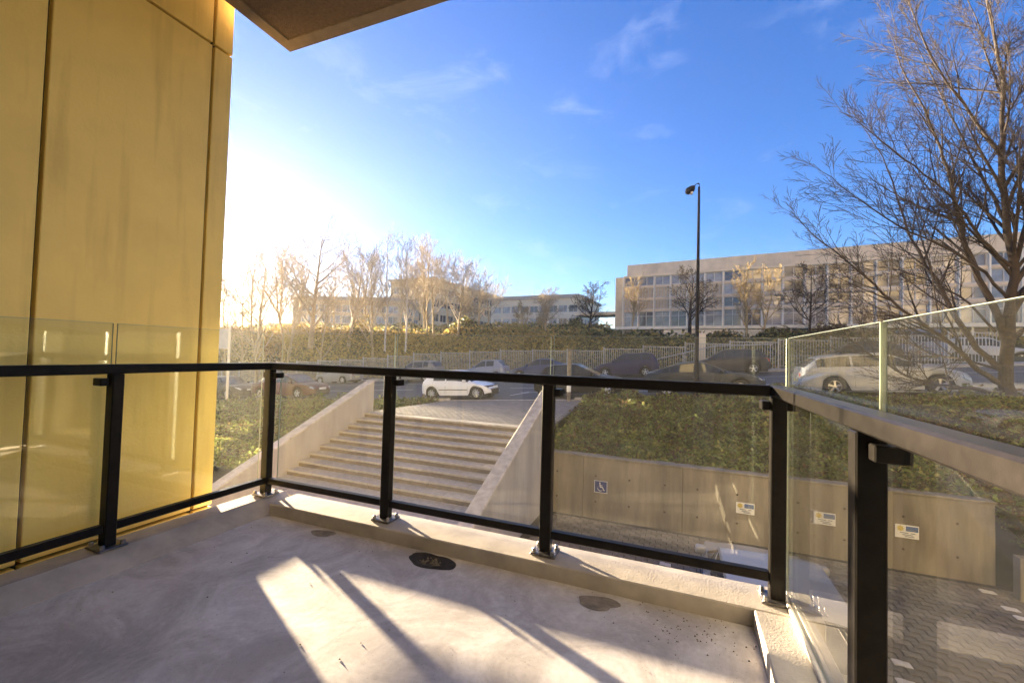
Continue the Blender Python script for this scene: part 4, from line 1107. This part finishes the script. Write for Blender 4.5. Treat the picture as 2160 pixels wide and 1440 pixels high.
BASE = dict(seg=[.7, .5, .35, .28], wob=.07, up=[.02, .05, .07, .06], taper=.84, rmin=.013, lev=3, kids=[15, 9, 7], t0=[.22, .18, .15], ang=(28, 62), ratio=[.55, .5, .45])
FORMS = {
    'broad': dict(BASE, kids=[22, 11, 8], ang=(38, 66), ratio=[.62, .50, .42], t0=[.16, .2, .15]),
    'upright': dict(BASE, kids=[22, 8, 6], ang=(24, 50), up=[.03, .07, .06, .05], ratio=[.46, .45, .42], t0=[.2, .2, .2]),
    'fork': dict(BASE, kids=[11, 12, 8], ang=(22, 52), up=[.02, .05, .055, .05], ratio=[.85, .40, .42], t0=[.24, .25, .15]),
    'round': dict(BASE, kids=[17, 11, 8], ang=(35, 72), up=[.02, .05, .05, .04], ratio=[.62, .52, .45], t0=[.30, .2, .15]),
}


def tree(label, form, base, h, r, seed, bark, twig, lean=(0, 0, 1), group='bare trees behind the street fence', name='bare_tree', over=None):
    g = Grow(seed); P = dict(FORMS[form], **(over or {}))
    g.branch((0, 0, -.2), lean, h, r, 0, P)
    zt = max(p[2] for p in g.trunk.v + g.tw.v); k = h / zt
    for m_ in (g.trunk, g.tw): m_.v = [(a * (k if k > .8 else .8), b_ * (k if k > .8 else .8), c * k) for a, b_, c in m_.v]
    t = thing(name, label, 'tree', tuple(base), group)
    g.trunk.build('trunk', bark, t, local=True, smooth=0); g.tw.build('branches', twig, t, local=True, smooth=0)
    return t


tree('broad bare tree with a straight trunk, tallest beside the tan wall', 'broad', (-36.3, 33.6, 1.3), 14.2, .34, 21, K['bark_sunlit_pale'], K['bark_sunlit_pale'])
tree('bare tree with a leaning forked trunk, next along from the broad tree', 'fork', (-32.1, 34.6, 1.6), 11.0, .25, 22, K['bark_sunlit_pale'], K['bark_sunlit_pale'], (.22, 0, 1))
tree('tall slim white barked birch before the tall office block', 'upright', (-27.1, 34.2, 1.2), 13.4, .13, 23, K['birch'], K['bark_sunlit_pale'])
tree('second slim birch, in front of the tall office block corner', 'upright', (-24.8, 34.4, 1.2), 11.6, .12, 24, K['birch'], K['bark_sunlit_pale'])
tree('feathery bare tree whose crown stands above the tall block roof', 'upright', (-30.2, 46.0, 3.2), 13.5, .18, 25, K['bark_sunlit'], K['bark_sunlit_pale'])
tree('narrow vase shaped bare tree over the sloping roof of the tall block', 'fork', (-28.3, 53.2, 4.0), 11.8, .17, 26, K['bark_sunlit'], K['bark_sunlit_pale'])
tree('smaller vase shaped bare tree at the lower end of the tall block roof', 'fork', (-25.2, 54.3, 4.0), 9.6, .15, 27, K['bark_sunlit'], K['bark_sunlit_pale'])
tree('bare tree in the sun glow, next to the end of the tan wall', 'fork', (-42.0, 31.9, .6), 12.6, .26, 28, K['bark_sunlit'], K['bark_sunlit'], (.12, 0, 1))
tree('bare leaning tree in the sun glow, between the wall end and the broad tree', 'fork', (-39.9, 33.4, 1.1), 12.8, .22, 29, K['bark_sunlit'], K['bark_sunlit'], (-.18, 0, 1))
tree('slender golden bare tree far behind the sun glow', 'upright', (-50, 44, 3.2), 12.0, .2, 30, K['bark_sunlit'], K['bark_sunlit'])
tree('slender golden tree between the two forked bare trees', 'upright', (-38.5, 42, 3.0), 11.5, .18, 31, K['bark_sunlit'], K['bark_sunlit'])
tree('small dark round headed bare tree between the two office buildings', 'round', (-9.4, 47.8, 3.4), 6.4, .20, 32, K['bark'], K['bark'])
tree('bare tree with crooked limbs behind the street lamp', 'round', (1.0, 40.5, 2.9), 6.6, .22, 33, K['bark'], K['bark'])
tree('golden multi stemmed bare tree before the long glazed building', 'upright', (5.2, 38.6, 2.6), 7.2, .14, 34, K['bark_sunlit'], K['bark_sunlit'])
tree('leaning golden bare tree before the long glazed building', 'fork', (6.3, 38.9, 2.6), 6.6, .13, 35, K['bark_sunlit'], K['bark_sunlit'], (.2, 0, 1))
tree('yellowish bare sapling in front of the cream office block', 'round', (-17.6, 48.0, 3.6), 4.2, .10, 36, K['bark_sunlit'], K['bark_sunlit'])
tree('smaller yellowish sapling in front of the cream office block', 'round', (-14.8, 48.3, 3.6), 3.6, .09, 37, K['bark_sunlit'], K['bark_sunlit'])
tree('thin bare tree at the near corner of the long glazed building', 'upright', (-4.3, 43.8, 3.3), 6.4, .10, 38, K['bark_sunlit'], K['bark_sunlit'])
tree('pale tree top showing above the long building parapet', 'upright', (16.5, 62, 4.8), 9.6, .2, 39, K['bark_sunlit_pale'], K['bark_sunlit_pale'])
tree('golden bush like tree beside the tall block side wall', 'round', (-22.0, 42.5, 3.0), 5.0, .13, 40, K['bark_sunlit'], K['bark_sunlit'])
tree('tangled pale tree in front of the tall block side wall', 'fork', (-26.3, 40.5, 2.8), 8.8, .15, 41, K['bark_sunlit'], K['bark_sunlit_pale'])
tree('thin dark bare tree on the street edge behind the silver estate', 'round', (9.2, 37.5, 2.5), 6.2, .12, 42, K['bark'], K['bark'])


for k, (px, d_, hh, fm, lb) in enumerate([(515, 46, 12.9, 'upright', 'thin golden bare tree nearest the wall edge, far up the embankment'), (590, 52, 11.5, 'upright', 'thin golden bare tree half behind the broad bare tree'), (705, 56, 10.0, 'fork', 'pale bare tree over the roof of the low office wing'), (770, 50, 10.5, 'upright', 'pale bare tree between the leaning tree and the birch'), (845, 58, 12.0, 'fork', 'pale bare tree over the near end of the tall office block'), (895, 50, 12.6, 'upright', 'tall pale bare tree over the corner of the tall office block'), (945, 56, 11.0, 'fork', 'pale bare tree over the middle of the tall block roof'),
        (480, 39, 11.5, 'fork', 'golden forked bare tree touching the wall edge, low on the embankment'), (545, 40, 13.0, 'upright', 'tall golden bare tree one step before the broad bare tree'), (605, 41, 11.8, 'fork', 'golden bare tree whose limbs cross the broad bare tree'), (675, 42, 11.2, 'fork', 'golden bare tree just past the broad bare tree'), (790, 41, 12.2, 'upright', 'golden bare tree close beside the tall birch'),
        (915, 43, 10.8, 'fork', 'golden forked tree before the corner edge of the tall block'), (965, 41, 8.2, 'round', 'rounded golden bare tree before the tall block side wall'), (1010, 43, 7.2, 'fork', 'low golden forked tree before the far end of the tall block'), (1150, 46, 5.4, 'round', 'golden rounded tree before the cream office block windows'), (1640, 40, 6.2, 'round', 'golden rounded bare tree before the middle of the glazed building')]):
    p = at_d(px, 700, d_); p[2] = slope_z(p[0], p[1]) - .1
    tree(lb, fm, p, hh, .17, 140 + k, K['bark_sunlit'], K['bark_sunlit_pale'] if k > 1 else K['bark_sunlit'])


def bush(label, base, rx, h, n, seed, mats, probs, group='evergreen bushes behind the fence', size=.26):
    r = np.random.default_rng(seed); t = thing('bush', label, 'bush', tuple(base), group)
    v = r.normal(size=(n, 3)); v /= np.linalg.norm(v, axis=1)[:, None]; v[:, 2] = np.abs(v[:, 2])
    rad = r.random(n) ** .35 * (.62 + .55 * vnoise(v[:, 0] * 3 + seed, v[:, 1] * 3 + v[:, 2] * 2, .9, seed))
    P = np.array(base) + v * rad[:, None] * np.array([rx, rx, h])
    leaf_mass('foliage', P, .9, size, mats, seed, probs, parent=t, kind='stuff', origin=np.array(base))
    b = MB()
    for k in range(5):
        a = k * 1.256; b.tube([(base[0], base[1], base[2] - .2), (base[0] + .4 * rx * math.cos(a), base[1] + .4 * rx * math.sin(a), base[2] + h * .5)], [.05, .02], 5)
    b.build('stems', K['bark'], t)
    return t


D, G_, O_ = K['bush_dark'], K['bush_sunlit'], K['leaf_b']
bush('large dark evergreen bush in front of the tall office block', (-20.3, 38.4, 2.4), 2.3, 2.5, 5200, 51, [D, O_, K['leaf_c']], [.68, .17, .15])
bush('dark bush beside the small round headed tree', (-10.6, 46.0, 3.2), 1.6, 2.4, 3200, 52, [D, O_], [.6, .4])
bush('ivy covered bush at the foot of the leaning forked tree', (-31.0, 35.2, 1.8), 1.2, 2.9, 3000, 53, [D, G_], [.45, .55])
bush('rusty brown bush before the long glazed building', (10.5, 37.2, 2.3), 2.0, 1.9, 3600, 54, [K['leaf_c'], O_, D], [.45, .3, .25])
bush('low dark bush between the street lamp and the multi stemmed tree', (3.4, 37.0, 2.2), 1.8, 1.3, 2400, 55, [D, G_], [.6, .4])
bush('golden bush in the sun glow next to the tan wall end', (-41.0, 35.0, 1.7), 3.0, 2.2, 4200, 56, [G_, O_], [.7, .3])
bush('low golden bush beside the broad bare tree', (-34.0, 36.6, 2.1), 2.6, 1.6, 3200, 57, [G_, D], [.7, .3])
bush('golden bush below the cream office block', (-15.5, 42.0, 2.9), 2.4, 1.6, 3000, 58, [G_, O_], [.6, .4])
bush('olive bush between the cream block and the fence', (-6.8, 40.5, 2.7), 2.4, 1.3, 2800, 59, [O_, D, G_], [.4, .35, .25])
bush('clipped olive bush in front of the glazed building canopy', (7.4, 37.6, 2.3), 2.2, 1.5, 3000, 60, [O_, D, K['leaf_c']], [.4, .3, .3])

# the big bare tree on the bank by the silver estate, limbs following the photograph
bt_base = on_y(2125, 842, 17.1); bt_base[2] = gz(bt_base[0], 17.1)
big = thing('bare_tree', 'large spreading bare tree on the bank beside the silver estate', 'tree', tuple(bt_base))
G = Grow(77)
PB = dict(BASE, seg=[.6, .5, .32, .24, .2], wob=.05, up=[.0, .02, .035, .035, .03], lean=(-.012, 0, 0), taper=.9, rmin=.005, lev=4, kids=[0, 9, 6, 4], t0=[.2, .15, .12, .1], ang=(24, 52), ratio=[.5, .48, .5, .5])
limbs = [  # (px polyline, y offsets along it, start radius, end radius)
    ([(2128, 850), (2122, 790), (2128, 700), (2132, 640), (2140, 560), (2122, 450), (2112, 330), (2116, 210), (2100, 90), (2070, -60)], 0.0, .27, .03, 0),
    ([(2118, 835), (2050, 818), (1980, 812), (1910, 792), (1850, 755), (1790, 715), (1720, 688)], -1.2, .10, .012, 1),
    ([(2124, 815), (2062, 780), (2010, 728), (1955, 690), (1900, 652), (1845, 600), (1780, 545), (1715, 495), (1668, 445)], -.5, .12, .010, 1),
    ([(2124, 790), (2060, 735), (2010, 660), (1975, 590), (1945, 545), (1915, 490), (1890, 410), (1862, 330), (1815, 260)], .8, .13, .012, 1),
    ([(2128, 740), (2098, 650), (2062, 585), (2036, 520), (2018, 440), (2004, 375), (1985, 315), (1950, 230), (1900, 140), (1872, 60)], .2, .15, .012, 1),
    ([(2132, 640), (2080, 575), (2010, 530), (1920, 490), (1840, 440), (1770, 390), (1715, 345)], -.9, .07, .008, 1),
    ([(2130, 560), (2070, 505), (2035, 450), (1990, 400), (1930, 350), (1850, 290), (1770, 235)], -1.4, .08, .008, 1),
    ([(2122, 470), (2080, 390), (2030, 290), (1985, 200), (1940, 110), (1900, 10)], 1.1, .07, .008, 1),
    ([(2112, 330), (2060, 260), (2000, 180), (1950, 90), (1915, 0), (1880, -90)], -.6, .07, .008, 1),
    ([(2116, 210), (2085, 130), (2060, 40), (2010, -60)], .8, .05, .008, 1),
    ([(2140, 560), (2165, 470), (2150, 380), (2175, 280), (2160, 160), (2190, 20)], .6, .10, .01, 1),
    ([(2135, 660), (2190, 560), (2230, 430), (2260, 300), (2280, 150)], -.8, .12, .012, 1),
    ([(2130, 720), (2200, 660), (2290, 600), (2380, 520)], 1.0, .11, .012, 1),
    ([(2100, 700), (2045, 640), (1980, 600), (1900, 570), (1830, 560), (1760, 545)], 1.4, .06, .008, 1),
    ([(2110, 780), (2040, 760), (1960, 745), (1880, 700), (1800, 650), (1740, 600)], 1.6, .06, .008, 1),
]
for pl, dy, r0, r1, lev in limbs:
    n_ = len(pl); pts = []
    for i, (px, py) in enumerate(pl):
        y = 17.1 + dy * 2.2 * smooth(i / (n_ - 1)); pts.append(on_y(px, py, y))
    pts = np.array(pts); fine = [pts[0]]
    for a, b_ in zip(pts[:-1], pts[1:]):
        for t_ in (.33, .66, 1): fine.append(a + (b_ - a) * t_ + G.r.normal(0, .018, 3) * (t_ < 1))
    fine = np.array(fine); m_ = len(fine); rad = [.72 * (r0 + (r1 - r0) * (i / (m_ - 1)) ** .8) for i in range(m_)]
    G.lay(fine, rad, lev, PB)
    dirs = [unit(fine[min(i + 1, m_ - 1)] - fine[max(i - 1, 0)]) for i in range(m_)]
    Ln = float(np.linalg.norm(np.diff(fine, axis=0), axis=1).sum())
    PP = dict(PB, kids=[22, 21, 9, 5], t0=[.32, .2, .12, .1], ratio=[.32, .34, .46, .46], ang=(20, 46))
    G.kids(fine, rad, dirs, Ln, lev, PP)
for m_, nm in ((G.trunk, 'trunk'), (G.tw, 'branches')): m_.build(nm, K['bark'], big, smooth=0)

# ------------------------------------------------------------------ air
hz = MB(); hz.box(-310, 310, -310, 310, -6.3, 24.0)
hm = bpy.data.materials.new('haze_air'); hm.use_nodes = True
hn = hm.node_tree.nodes; hn.remove(hn['Principled BSDF'])
pv = hn.new('ShaderNodeVolumePrincipled'); pv.inputs['Color'].default_value = (.96, .95, .93, 1); pv.inputs['Density'].default_value = HAZE_DENSITY; pv.inputs['Anisotropy'].default_value = .5
hm.node_tree.links.new(pv.outputs[0], hn['Material Output'].inputs['Volume'])
tag(hz.build('haze', hm), kind='stuff')
